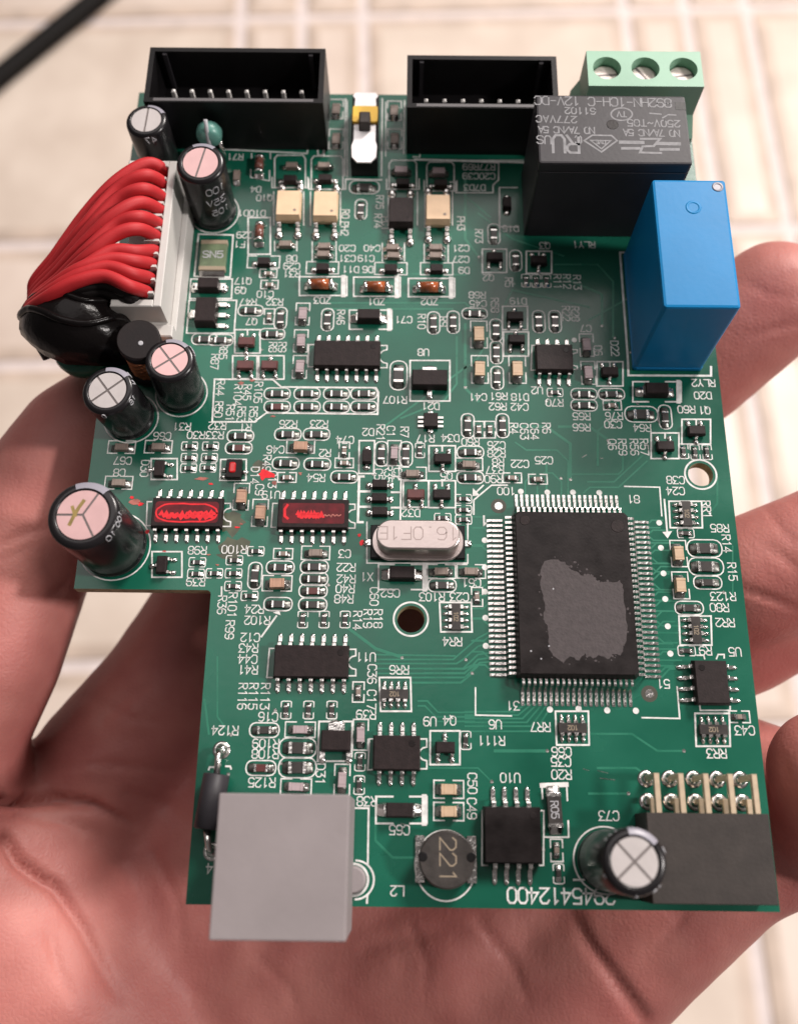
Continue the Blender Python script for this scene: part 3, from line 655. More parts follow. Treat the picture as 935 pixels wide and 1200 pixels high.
# ---- fuse, inductor, crystal, R20 --------------------------------------
b = MB(); b.box(-1.75, 1.75, -2.35, 2.35, .05, .75, 'fuse', .06)
for s_ in (-1, 1):
    b.box(-1.78, 1.78, min(s_*1.75, s_*2.4), max(s_*1.75, s_*2.4), .03, .8, 'goldprint', .05)
    b.loft([[(-1.7, s_*3.0, .01), (1.7, s_*3.0, .01), (1.7, s_*3.0, .08), (-1.7, s_*3.0, .08)], [(-1.7, s_*2.35, .01), (1.7, s_*2.35, .01), (1.7, s_*2.35, .6), (-1.7, s_*2.35, .6)]], 'solder')
wall_text(b, 'SN5', 1.0, .15, .77, 0, (0, .1), 'print', .75)
c = un(250, 299.5, .6); link('resettable_fuse', b.mesh('resettable_fuse'), board, (c.x, c.y, 0), 0, 'olive green square fuse')
sp([(233,274.5),(273.5,275.5),(270,325),(228,324)], .22, True)
b = MB()
for s_ in (-1, 1): b.box(min(s_*2.3, s_*3.3), max(s_*2.3, s_*3.3), -2.4, 2.4, .02, .35, 'tin')
b.cyl(0, 0, [(2.5, .2), (2.95, .5), (2.95, .9), (2.3, 1.05), (2.3, 2.0), (2.95, 2.15), (2.95, 2.85), (2.8, 3.0)], 'ferrite', 40)
for s_ in (-1, 1): b.cyl(s_ * 2.55, .25, [(.5, 3.003), (.42, 3.01)], 'blackp', 14)
wall_text(b, '221', 1.7, .13, 3.008, -90, (.1, 0), 'goldprint', .72)
c = un(523, 1007, 1.6); link('drum_inductor', b.mesh('drum_inductor'), board, (c.x, c.y, 0), 0, 'round dark inductor marked 221')
c = un(522, 1014); silk([(c.x + 3.3 * math.cos(t / 20 * math.pi), c.y + 3.6 * math.sin(t / 20 * math.pi)) for t in range(41)], .17, False)
b = MB(); b.box(-1.5, 1.5, -.78, .78, .05, .6, 'rbody', .05)
for s_ in (-1, 1): b.box(min(s_*1.4, s_*1.75), max(s_*1.4, s_*1.75), -.82, .82, .03, .63, 'tin'); wedge(b, s_ * 2.6, s_ * 1.7, .95, .04, .5, 'solder')
wall_text(b, 'R05', .8, .1, .61, 0, (0, 0), 'print')
c = un(649.5, 949, .4); link('sense_resistor', b.mesh('sense_resistor'), board, (c.x, c.y, 0), -88); sp([(634.5,918.5),(663.5,917.5),(664.5,938)], .17); sp([(634.5,918.5),(635.5,936)], .17); sp([(634.5,920.5),(663.5,919.5)], .5); sp([(637,966),(637,981),(666,981),(665.5,962)], .17)
xtal = link('crystal', None, board, (0, 0, 0), 0, 'silver crystal can stamped 16.0F1E')
p0, p1 = un(433, 657), un(545, 617); cx, cyy = (p0.x + p1.x) / 2, (p0.y + p1.y) / 2
b = MB(); b.box(cx - 5.7, cx + 5.7, cyy - 2.1, cyy + 2.1, .05, .75, 'blackp', .1); 
for s_ in (-1, 1): b.box(cx + min(s_*5.6, s_*6.1), cx + max(s_*5.6, s_*6.1), cyy - .35, cyy + .35, .02, .3, 'tin'); blob(b, cx + s_ * 6.2, cyy, .45, .5, .35)
link('base', b.mesh('base'), xtal)
b = MB(); b.rrect(cx, cyy - .05, 5.5, 2.42, 2.3, [(.75, .06), (.82, 0), (1.1, 0), (1.18, .08), (1.2, .58), (3.50, .58), (3.60, .62), (3.66, .72), (3.68, .82)], 'crystal', n=10)
wall_text(b, '16.0F1E', 1.55, .13, 3.685, 180, (cx, cyy + .1), 'engrave', .7)
link('can', b.mesh('can'), xtal)
sp([(430,612),(430,660),(548,660),(548,650)], .17); sp([(548,632),(548,612)], .17)

# LED D14
b = MB(); b.box(-.95, .95, -1.25, 1.25, .05, 1.0, 'chipb', .1); b.rrect(-.15, .1, .42, .72, .28, [(1.0, 0), (1.12, .05), (1.16, .2)], 'led', n=4)
for x, y in ((-1.3, -.9), (-1.3, .1), (1.3, -.2)): blob(b, x, y, .5, .35, .4)
c = un(274.5, 550, .6); link('red_led', b.mesh('red_led'), board, (c.x, c.y, 0), 0, 'small dark component with a bright red lens'); sp([(259,538.5),(289,538.5),(288.5,563),(258,563)], .19, True)

# ---- electrolytic capacitors -------------------------------------------
def cap(bx, by, tx, ty, h, r, vent, alu, stripe_deg, txt, name='electrolytic_capacitor', label=None, ringed=True, marker=False, rot=0):
    B = un(bx, by); Tt = un(tx, ty, h); ax = (Tt - B); L = ax.length
    q = Vector((0, 0, 1)).rotation_difference(ax)
    root = link(name, None, board, (B.x, B.y, 0), 0, label, quat=q)
    b = MB()
    b.cyl(0, 0, [(r * .96, .15), (r, .4), (r, .9), (r * .965, 1.15), (r * .965, 1.5), (r, 1.8), (r, L - .55), (r * .97, L - .25), (r * .89, L - .07), (r * .78, L), (r * .735, L - .04), (r * .725, L - .3)], 'sleeve', 48, cap1=False)
    link('sleeve', b.mesh('sleeve'), root)
    b = MB(); a0, a1 = math.radians(stripe_deg - 30), math.radians(stripe_deg + 30); n = 12
    prof = [(r + .012, .6), (r + .012, L - .55), (r * .97 + .012, L - .25 + .006), (r * .89 + .008, L - .06), (r * .78, L + .01)]
    vs = []; fs = []
    for rr, z in prof:
        for i in range(n + 1): a = a0 + (a1 - a0) * i / n; vs.append((rr * math.cos(a), rr * math.sin(a), z))
    for k in range(len(prof) - 1):
        for i in range(n): fs.append([k * (n + 1) + i, k * (n + 1) + i + 1, (k + 1) * (n + 1) + i + 1, (k + 1) * (n + 1) + i])
    b.add(vs, fs, 'stripe', True); link('polarity_stripe', b.mesh('polarity_stripe'), root)
    # printing on the sleeve, around the rim
    b = MB(); kk = 0
    for s_, deg, zz, hh_ in txt:
        for pl in strokes(s_, hh_):
            P3 = []
            for i in range(len(pl) - 1):
                for t in range(3):
                    x = pl[i][0] + (pl[i+1][0] - pl[i][0]) * t / 3; y = pl[i][1] + (pl[i+1][1] - pl[i][1]) * t / 3; P3.append((x, y))
            P3.append(pl[-1]); kk += 1
            pts = []
            for x, y in P3:
                a = math.radians(deg) - x / r; z_ = L - zz + y; rr = r
                if z_ > L - .55: rr = r - (z_ - L + .55) ** 2 * .55
                pts.append(Vector((math.cos(a) * (rr + .02), math.sin(a) * (rr + .02), z_)))
            b.tube(pts, .075, 'print', 4)
    if b.v: link('printing', b.mesh('printing'), root)
    # aluminium top, scored
    b = MB(); rt = r * .725; zt = L - .10; g_ = .13
    b.cyl(0, 0, [(rt, zt - .2), (rt, zt - .03)], 'groove', 40)
    secs = {'x': [0, 90, 180, 270], 'y': [60, 180, 300], 'i': [90, 270]}[vent]
    secs = [s_ + rot for s_ in secs]
    for i, s0 in enumerate(secs):
        s1 = secs[(i + 1) % len(secs)] + (360 if i == len(secs) - 1 else 0); mid = math.radians((s0 + s1) / 2); off = g_ / math.sin(math.radians((s1 - s0) / 2))
        o_ = Vector((math.cos(mid), math.sin(mid))) * off; ring = [(o_.x, o_.y)]
        for k in range(17):
            a = math.radians(s0 + (s1 - s0) * k / 16); x, y = math.cos(a) * rt, math.sin(a) * rt
            da = g_ / rt; a = math.radians(s0) + da + (math.radians(s1 - s0) - 2 * da) * k / 16
            ring.append((math.cos(a) * rt * .985, math.sin(a) * rt * .985))
        b.loft([[(x, y, zt - .05) for x, y in ring], [(x, y, zt + .03) for x, y in ring]], alu)
    if marker:
        b.ribbon([(-.1, 1.6), (-.5, .9), (-.9, 0), (-1.3, -1.1)], .42, zt + .034, 'marker'); b.ribbon([(-1.25, .9), (-1.0, .3), (-.8, -.1)], .36, zt + .038, 'marker')
    link('top', b.mesh('top'), root)
    if ringed: silk([(B.x + (r + .3) * math.cos(2 * math.pi * i / 40), B.y + (r + .3) * math.sin(2 * math.pi * i / 40)) for i in range(40)], .17, True)
EC = 'black electrolytic capacitor '
cap(135, 640, 97, 603, 11.5, 4.0, 'y', 'alupink', 80, [('10', -35, .55, .9), ('100', -5, .5, .8)], label=EC + 'at the notch, top marked with ochre', marker=True, rot=0)
cap(154, 490, 126, 457, 8.6, 3.15, 'x', 'alu', 70, [('V', 20, .5, .8), ('16', -20, .6, .8), ('0', -95, .6, .7), ('M', 45, .7, .8)], label=EC + 'beside the thumb', rot=38)
cap(213, 461, 199, 421, 8.6, 3.0, 'x', 'alupink', 75, [('25V', 30, .6, .7)], label=EC + 'nearest the resistor rows', rot=38)
cap(191, 196, 171.5, 140, 9.0, 2.75, 'i', 'alu', 60, [('47', -75, .9, 1.0)], label=EC + 'at the top corner', rot=-2, ringed=False)
cap(251.5, 249, 235, 190, 10.8, 3.1, 'i', 'alupink', 85, [('100', -55, 2.2, 1.2), ('35V', -60, 4.5, 1.2), ('105', -55, 6.6, 1.1)], label=EC + 'beside the green fuse', rot=-12)
cap(709, 1008, 743.5, 1010, 13.0, 3.15, 'x', 'alu', 68, [('16', -50, .6, .8), ('A', -90, .5, .8), ('0', 20, .7, .9), ('111', 130, 1.0, .8), ('-', 205, .5, 1.0)], label=EC + 'leaning over the pin socket', rot=42)
T('-', 663, 1046); sp([(672,1031),(684,1031)], .2)

# choke behind the caps: ferrite drum with copper winding
B = un(178, 432); Tt = un(163, 399, 8.2); q = Vector((0, 0, 1)).rotation_difference(Tt - B)
rt = link('drum_choke', None, board, (B.x, B.y, 0), 0, 'black ferrite choke with copper winding', quat=q)
b = MB(); b.cyl(0, 0, [(2.7, .1), (2.7, 1.2), (2.0, 1.3)], 'chipb', 36); b.cyl(0, 0, [(2.0, 6.8), (2.65, 7.0), (2.65, 8.4), (2.5, 8.55)], 'chipb', 36); b.cyl(.3, -.5, [(.35, 8.552), (.2, 8.57)], 'print', 10); link('core', b.mesh('core'), rt)
b = MB(); b.tube([(2.25 * math.cos(t * .5), 2.25 * math.sin(t * .5), 1.4 + t * .0343) for t in range(156)], .22, 'copper', 6); link('winding', b.mesh('winding'), rt)

# teal disc behind the cap, green disc under the wires
def disc_cap(px, py, zc, r, m, label, nx=0.0):
    b = MB(); n = 20; c = un(px, py, zc)
    rings = [[(r * q_ * math.cos(2 * math.pi * i / n), y, r * q_ * math.sin(2 * math.pi * i / n)) for i in range(n)] for q_, y in ((.3, -1.3), (.75, -1.1), (.97, -.6), (1, 0), (.97, .6), (.75, 1.1), (.3, 1.3))]
    b.loft(rings, m, True)
    b.tube([(0, -1.2, -r * .8), (0, -1.25, 0), (0, -.9, r * .7), (0, 0, r + .9)], .3, 'print', 6)
    b.tube([(1.2, 0, -r * .7), (1.3, 0, -zc)], .3, 'tin', 6); b.tube([(-1.2, 0, -r * .7), (-1.3, 0, -zc)], .3, 'tin', 6)
    o = link('disc_capacitor', b.mesh('disc_capacitor'), board, (c.x, c.y, zc), 0, label); return o
disc_cap(245.5, 157, 5.5, 1.75, 'teal', 'small teal bead-shaped capacitor')

# ---- pin headers at the far edge ---------------------------------------
def header(x0, x1, yb, yf, h, npin, wall, label, pin_y, name='box_header'):
    root = link(name, None, board, (0, 0, 0), 0, label)
    b = MB(); t = wall; zf = 2.6
    b.box(x0, x1, yf, yb, 0, zf, 'blackp')
    b.box(x0, x1, yf, yf + t, zf + .002, h, 'blackp'); b.box(x0, x1, yb - t, yb, zf + .002, h, 'blackp')
    b.box(x0, x0 + t, yf + t + .002, yb - t - .002, zf + .002, h, 'blackp'); b.box(x1 - t, x1, yf + t + .002, yb - t - .002, zf + .002, h, 'blackp')
    for xx in (x0 + t + 1.0, x1 - t - 1.6): b.box(xx, xx + .55, yb - t - .35, yb - t - .003, zf + .004, h - .25, 'relayb')
    b.box(x0 + t + .6, x1 - t - .6, yf + t * .2, yf + t * .85, h, h + .06, 'rim')
    link('shell', b.mesh('shell'), root)
    pb = MB(); pb.box(-.25, .25, -.25, .25, zf - .1, h - 1.7, 'pinb', .22); pmesh = pb.mesh('pin')
    for k in range(npin): link('pin', pmesh, root, (x0 + (x1 - x0) * .5 + (k - (npin - 1) / 2) * 2.5, pin_y, 0))
    return root
hz = 9.0
a, c_ = un(169.5, 109, hz), un(379, 111, hz); d = un(376, 57, hz)
header(a.x, c_.x, d.y, un(378, 176).y, hz, 8, .7, 'eight-pin black box header', un(277, 103, hz - 1.3).y)
a = un(476.5, 127, hz); c_ = un(655, 128, hz); d = un(649, 66, hz)
header(a.x, c_.x, d.y, un(500, 181).y, hz, 7, .7, 'six-pin black box header beside the black relay', un(550, 114, hz - 1.3).y)
sp([(262,175),(360,180),(361,174),(372,174),(373,182),(380,182),(382,120)], .2); sp([(483,178),(492,178),(492,184),(484,184)], .15); sp([(486,187),(640,191)], .3); sp([(540,188),(620,188),(620,203)], .12)
sp([(405,116),(404,206)], .2); sp([(448,116),(447,206)], .2); sp([(407,207),(407,118)], .15); sp([(447,211),(406,210)], .25); sp([(381,118),(379,182)], .2); sp([(474,118),(473,180)], .18); sp([(452,120),(452,183)], .15)
# slide switch between the headers
root = link('slide_switch', None, board, (0, 0, 0), 0, 'narrow slide switch with bright plate, amber collar and black knob')
A0, A1 = un(412, 207), un(443, 207); yb_ = un(428, 104, 4.3).y; yf_ = A0.y
b = MB(); b.box(A0.x, A1.x, yf_, yb_, .1, 3.4, 'blackp', .15); link('body', b.mesh('body'), root)
sx = (A0.x + A1.x) / 2; hwid = (A1.x - A0.x) / 2 - .12; y0_ = un(428, 190, 3.6).y
b = MB(); w1 = hwid * .86
y1_ = un(428, 165, 3.6).y; y2_ = un(428, 124, 3.6).y; y3_ = un(428, 116, 3.6).y
outl = [(-w1 * .62, y0_), (w1 * .62, y0_), (hwid * .95, y0_ + .9), (hwid, y1_ - .8), (w1, y1_), (w1, y2_), (w1 * .95, y3_), (hwid, y3_ + .5), (hwid, yb_ - .5), (hwid * .8, yb_ - .05), (-hwid * .8, yb_ - .05), (-hwid, yb_ - .5), (-hwid, y3_ + .5), (-w1 * .95, y3_), (-w1, y2_), (-w1, y1_), (-hwid, y1_ - .8), (-hwid * .95, y0_ + .9)]
b.loft([[(sx + x, y, 3.38) for x, y in outl], [(sx + x, y, 3.62) for x, y in outl]], 'plate'); link('plate', b.mesh('plate'), root)
ya, yb2 = un(428, 144, 3.8).y, un(428, 125, 3.8).y
b = MB(); b.rrect(sx, (ya + yb2) / 2, w1 + .25, (yb2 - ya) / 2, .3, [(3.3, 0), (3.95, 0), (4.0, .08)], 'yellow', n=4); link('collar', b.mesh('collar'), root)
yk0, yk1 = un(425, 148, 4.6).y, un(425, 133, 4.6).y
b = MB(); b.rrect(sx, (yk0 + yk1) / 2, .82, (yk1 - yk0) / 2, .25, [(3.6, 0), (5.0, .05), (5.2, .25)], 'greyp', n=4); link('knob', b.mesh('knob'), root)

# ---- relays --------------------------------------------------------------
hb = 15.2
x0, x1 = un(740.5, 435).x, un(868.5, 356, hb).x; yf_ = un(800, 435).y; ybk = un(807, 210, hb).y
root = link('blue_relay', None, board, (0, 0, 0), 0, 'tall bright blue relay box')
b = MB(); cx, cyy = (x0 + x1) / 2, (yf_ + ybk) / 2; hx, hy = (x1 - x0) / 2, (ybk - yf_) / 2
b.rrect(cx, cyy, hx, hy, .45, [(.1, 0), (.7, 0), (.72, .06), (hb - .3, .06), (hb - .08, .14), (hb, .4)], 'blue', n=4)
p = un(812, 243, hb); b.ring(p.x, p.y, .62, .95, hb + .006, 'blue', 24); link('body', b.mesh('body'), root)
b = MB(); b.cyl(p.x, p.y, [(.95, hb + .002), (.9, hb + .05), (.66, hb + .05), (.6, hb - .0)], 'blue', 24, cap0=False, cap1=False); p = un(840.5, 219, hb); b.cyl(p.x, p.y, [(.7, hb + .002), (.66, hb + .06), (.42, hb + .07), (.38, hb + .01)], 'stripe', 20); link('moulded_mark', b.mesh('moulded_mark'), root)
sp([(732,296),(726,296),(735,418),(736,440),(832.6,440.5),(832.6,430)], .28)

hk = 14.6
x0, x1 = un(613.5, 277).x, un(811, 187, hk).x; yf_ = un(660, 277).y; ybk = un(660, 111, hk).y
root = link('black_relay', None, board, (0, 0, 0), 0, 'black relay box with grey printed ratings')
b = MB(); cx, cyy = (x0 + x1) / 2, (yf_ + ybk) / 2; hx, hy = (x1 - x0) / 2, (ybk - yf_) / 2
b.rrect(cx, cyy, hx, hy, .4, [(.1, 0), (12.9, 0), (13.0, .1), (13.1, .1), (13.2, 0), (hk - .25, .02), (hk - .05, .1), (hk, .3)], 'relayb', n=4, mcap='relayb')
link('body', b.mesh('body'), root)
b = MB(); zt = hk + .01
def rp(x, y): p = un(620 + x / 4.675, 90 + y / 4.675, hk); return (p.x, p.y)
ux = Vector(rp(800, 140)) - Vector(rp(60, 125)); tang = math.degrees(math.atan2(ux.y, ux.x)) + 180
for s_, x, y, h_, trk in (('892HN-1CH-C 12V-DC', 402, 137, 1.3, .93), ('61102', 278, 187, .95, 1.05), ('277VAC', 148, 233, 1.0, 1.1), ('NO 7A/NC 5A', 203, 292, .95, .84), ('250V~T85', 680, 255, 1.0, 1.05), ('NO 7A/NC 5A', 668, 308, .95, .84), ('US', 80, 345, 1.2, 1.0), ('C', 268, 345, 1.2, 1.0)):
    wall_text(b, s_, h_, .17, zt, tang, rp(x, y), 'relayprint', .62, trk)
wall_text(b, 'RU', 2.6, .34, zt, tang, rp(200, 368), 'relayprint', .55, .95)
e = [rp(505 + 58 * math.cos(t / 20 * math.pi), 205 + 34 * math.sin(t / 20 * math.pi)) for t in range(41)]; b.ribbon(e[:-1], .2, zt, 'relayprint', True); wall_text(b, 'TV', .8, .16, zt, tang, rp(505, 205), 'relayprint')
b.ribbon([rp(300, 350), rp(345, 320), rp(450, 322), rp(480, 350), rp(395, 412)], .22, zt, 'relayprint', True); b.ribbon([rp(335, 348), rp(445, 350), rp(395, 395)], .18, zt + .002, 'relayprint', True); wall_text(b, 'DVE', .55, .13, zt, tang, rp(390, 358), 'relayprint')
b.ribbon([rp(500, 358), rp(620, 360)], .5, zt, 'relayprint'); b.ribbon([rp(700, 365), rp(820, 368)], .5, zt, 'relayprint'); b.ribbon([rp(510, 392), rp(600, 392)], .4, zt, 'relayprint'); b.ribbon([rp(720, 398), rp(815, 398)], .4, zt, 'relayprint')
b.ribbon([rp(610, 340), rp(715, 340), rp(680, 380), rp(620, 382), rp(605, 415), rp(720, 418)], .3, zt + .002, 'relayprint'); b.ribbon([rp(660, 200), rp(720, 205)], .2, zt, 'relayprint'); b.ribbon([rp(730, 225), rp(760, 208), rp(800, 210)], .2, zt, 'relayprint')
link('printing', b.mesh('printing'), root)
b = MB(); p = rp(825, 160); b.box(p[0] - .6, p[0] + .7, p[1] - .6, p[1] + .6, hk - .02, hk + .02, 'blackp'); p = rp(455, 262); b.cyl(p[0], p[1], [(.75, hk + .001), (.7, hk + .01)], 'chipb', 18); link('moulded_mark', b.mesh('moulded_mark'), root)
T('RLY1', 684, 287); T('RLY2', 823.6, 449); T('D20', 823, 463.5)

# green screw terminal
ht = 12.0
root = link('screw_terminal', None, board, (0, 0, 0), 0, 'pale green three-way screw terminal')
x0, x1 = un(689.5, 99, ht).x, un(825, 102, ht).x; yf_ = un(755, 101, ht).y; ybk = un(755, 60, ht).y
holes = [un(711, 79.5, ht), un(756, 80, ht), un(800.5, 80.5, ht)]
bm = bmesh.new()
def loop2(pts):
    vs = [bm.verts.new((x * S, y * S, ht * S)) for x, y in pts]; return [bm.edges.new((vs[i], vs[(i + 1) % len(vs)])) for i in range(len(vs))]
ed = loop2([(x0, yf_), (x1, yf_), (x1, ybk), (x0, ybk)]); rh = 1.85
for c in holes: ed += loop2([(c.x + rh * math.cos(2 * math.pi * i / 28), c.y + rh * math.sin(2 * math.pi * i / 28)) for i in range(28)])
bmesh.ops.triangle_fill(bm, use_beauty=True, edges=ed)
for f in bm.faces:
    if f.normal.z < 0: f.normal_flip()
ex = bmesh.ops.extrude_face_region(bm, geom=list(bm.faces))
for v in [q for q in ex['geom'] if isinstance(q, bmesh.types.BMVert)]: v.co.z = (ht - 1.9) * S
bmesh.ops.recalc_face_normals(bm, faces=list(bm.faces)); me = bpy.data.meshes.new('top_block'); bm.to_mesh(me); bm.free(); me.materials.append(M['green']); link('top_block', me, root)
b = MB(); zb = ht - 1.91
b.box(x0, x1, yf_, ybk, 7.0, zb, 'green'); b.loft([[(x0 - .9, yf_ - 2.2, 0), (x1 + .3, yf_ - 2.2, 0), (x1 + .3, ybk, 0), (x0 - .9, ybk, 0)], [(x0 - .9, yf_ - 2.2, 5.0), (x1 + .3, yf_ - 2.2, 5.0), (x1 + .3, ybk, 5.0), (x0 - .9, ybk, 5.0)], [(x0, yf_ - .004, 6.99), (x1, yf_ - .004, 6.99), (x1, ybk, 6.99), (x0, ybk, 6.99)]], 'green')
b.box(x0 - 1.0, x0 - .4, yf_ - 1.6, yf_ - .6, 5.0, 6.2, 'blackp'); link('body', b.mesh('body'), root)
for i, c in enumerate(holes):
    b = MB(); b.cyl(0, 0, [(1.7, 0), (1.7, .5), (1.5, .62)], 'screw', 24); sa = (5, -55, 10)[i]; p, q_ = rot2((-1.45, 0), sa), rot2((1.45, 0), sa); b.ribbon([p, q_], .34, .626, 'groove'); link('screw', b.mesh('screw'), root, (c.x, c.y, zb + .003))

# grey modular jack at the near edge
hj = 11.6
root = link('modular_jack', None, board, (0, 0, 0), 0, 'light grey plastic jack overhanging the near edge')
x0, x1 = un(250.5, 1020, hj).x, un(407.5, 1020, hj).x; yt_ = un(330, 930, hj).y; yb_ = un(330, 1103, hj).y
b = MB(); b.rrect((x0 + x1) / 2, (yt_ + yb_) / 2, (x1 - x0) / 2, (yt_ - yb_) / 2, .15, [(.3, 0), (hj - .12, 0), (hj - .03, .05), (hj, .16)], 'jack', n=3); link('body', b.mesh('body'), root)
p = un(417, 1031); b = MB(); b.cyl(p.x - .3, p.y, [(1.45, .02), (1.45, .5), (1.2, .9)], 'jack', 24); link('peg', b.mesh('peg'), root)
silk([(p.x + 1.95 * math.cos(t / 16 * math.pi - math.pi / 2), p.y + 1.95 * math.sin(t / 16 * math.pi - math.pi / 2)) for t in range(17)], .2); _z[0] += 1; SILK.ring(p.x - .3, p.y, 1.5, 1.75, .012, 'silk', 30)
sp([(411,947),(432,947),(431,1012)], .2); sp([(430.5,1050),(430,1058)], .2)

# right-angle pin socket at the near right corner
hs = 5.2
root = link('pin_socket', None, board, (0, 0, 0), 0, 'black ten-way right-angle pin socket')
x0, x1 = un(757, 953, hs).x, un(912, 1058, hs).x; yt_ = un(820, 953, hs).y; yb_ = un(820, 1060, hs).y
b = MB(); b.box(x0, x1, yb_, yt_, .1, hs, 'greyp', .06); link('housing', b.mesh('housing'), root)
pinb = MB(); dy1 = un(812, 913).y - yt_; dy2 = un(812, 940).y - yt_
pinb.box(-.32, .32, -.05, dy1 + .32, 3.9, 4.45, 'gold', .08); pinb.box(-.3, .3, dy1 - .32, dy1 + .3, .1, 3.899, 'gold')
pinb.box(-.3, .3, -.05, dy2 + .3, 1.7, 2.2, 'gold', .08); pinb.box(-.28, .28, dy2 - .3, dy2 + .28, .1, 1.699, 'gold')
for yy in (dy1, dy2):
    pinb.cyl(0, yy, [(.95, .012), (.95, .06), (.62, .09)], 'tin', 24); blob(pinb, 0, yy, .62, .62, .7)
pmesh = pinb.mesh('pin')
for q in ((756.7,912),(784,912),(812,912),(839.6,913),(866.5,913)): p = un(*q); link('pin', pmesh, root, (p.x, yt_, 0))

# axial diode
root = link('axial_diode', None, board, (0, 0, 0), 0, 'black axial diode by the left edge')
A0, A1 = un(254, 907, 1.9), un(242, 972, 1.9); top_, bot = un(260, 879), un(249, 998)
d = (A1 - A0).normalized()
b = MB(); n = 20; sd = Vector((-d.y, d.x, 0)); zc = 1.7
prof = [(0, 1.25), (.12, 1.45), ((A1 - A0).length - .12, 1.45), ((A1 - A0).length, 1.25)]
b.loft([[tuple(Vector((A0.x, A0.y, zc)) + d * t + sd * (r * math.cos(2 * math.pi * i / n)) + Vector((0, 0, r * math.sin(2 * math.pi * i / n)))) for i in range(n)] for t, r in prof], 'relayb', True); link('body', b.mesh('body'), root)
for a, c_ in ((A0, top_), (A1, bot)):
    b = MB(); m1 = Vector((c_.x, c_.y, 1.6)); b.tube([(a.x, a.y, zc), tuple(Vector((a.x, a.y, zc)).lerp(m1, .7)), (m1.x * .9 + a.x * .1, m1.y * .9 + a.y * .1, 1.3), (c_.x, c_.y, .3)], .38, 'tin', 8); b.cyl(c_.x, c_.y, [(1.0, .012), (1.0, .05), (.75, .07)], 'tin', 24); blob(b, c_.x, c_.y, .7, .7, .6); link('lead', b.mesh('lead'), root)
sp([(245,902),(246,899),(251,899)], .2); sp([(265,898),(270,898),(271,901)], .2); T('4', 245.7, 1018)

# white wire connector
hc = 8.6
root = link('wire_connector', None, board, (0, 0, 0), 0, 'white nylon connector holding red wires')
TL, TR, BL, BR = un(160, 190, hc), un(202.5, 188, hc), un(139.5, 357, hc), un(187, 359, hc)
x0 = TL.x - 1.0; x1 = (TR.x + BR.x) / 2 + .35; yt_ = TR.y; yb_ = BR.y
b = MB(); t = 1.0
b.box(x0, x1, yb_ - .5, yt_ + .4, 0, 4.8, 'white'); b.box(x1 - t, x1, yb_, yt_, 4.802, hc, 'white', .12); b.box(x0, x1 - t - .003, yb_, yb_ + t, 4.802, hc, 'white', .12); b.box(x0, x1 - t - .003, yt_ - t, yt_, 4.802, hc, 'white', .12)
b.box(x0, x1 + .8, yb_ - 2.2, yb_ - .502, 0, 5.2, 'white', .15); b.box(x1 + .003, x1 + .8, yb_ - .5, yt_ + .4, 0, 3.6, 'white', .1)
npt = 11; pw = (yt_ - yb_ - 2 * t) / 10.5
for k in range(npt):
    y = yt_ - t - .1 - (k + .0) * pw - pw * .03
    if 0 < k: b.box(x1 - t - 1.9, x1 - t - .003, y - .16, y + .16, 4.802, hc + .35, 'white')
link('housing', b.mesh('housing'), root)
sp([(226.5,264),(213,392)], .2); sp([(223,270),(210,392)], .15)

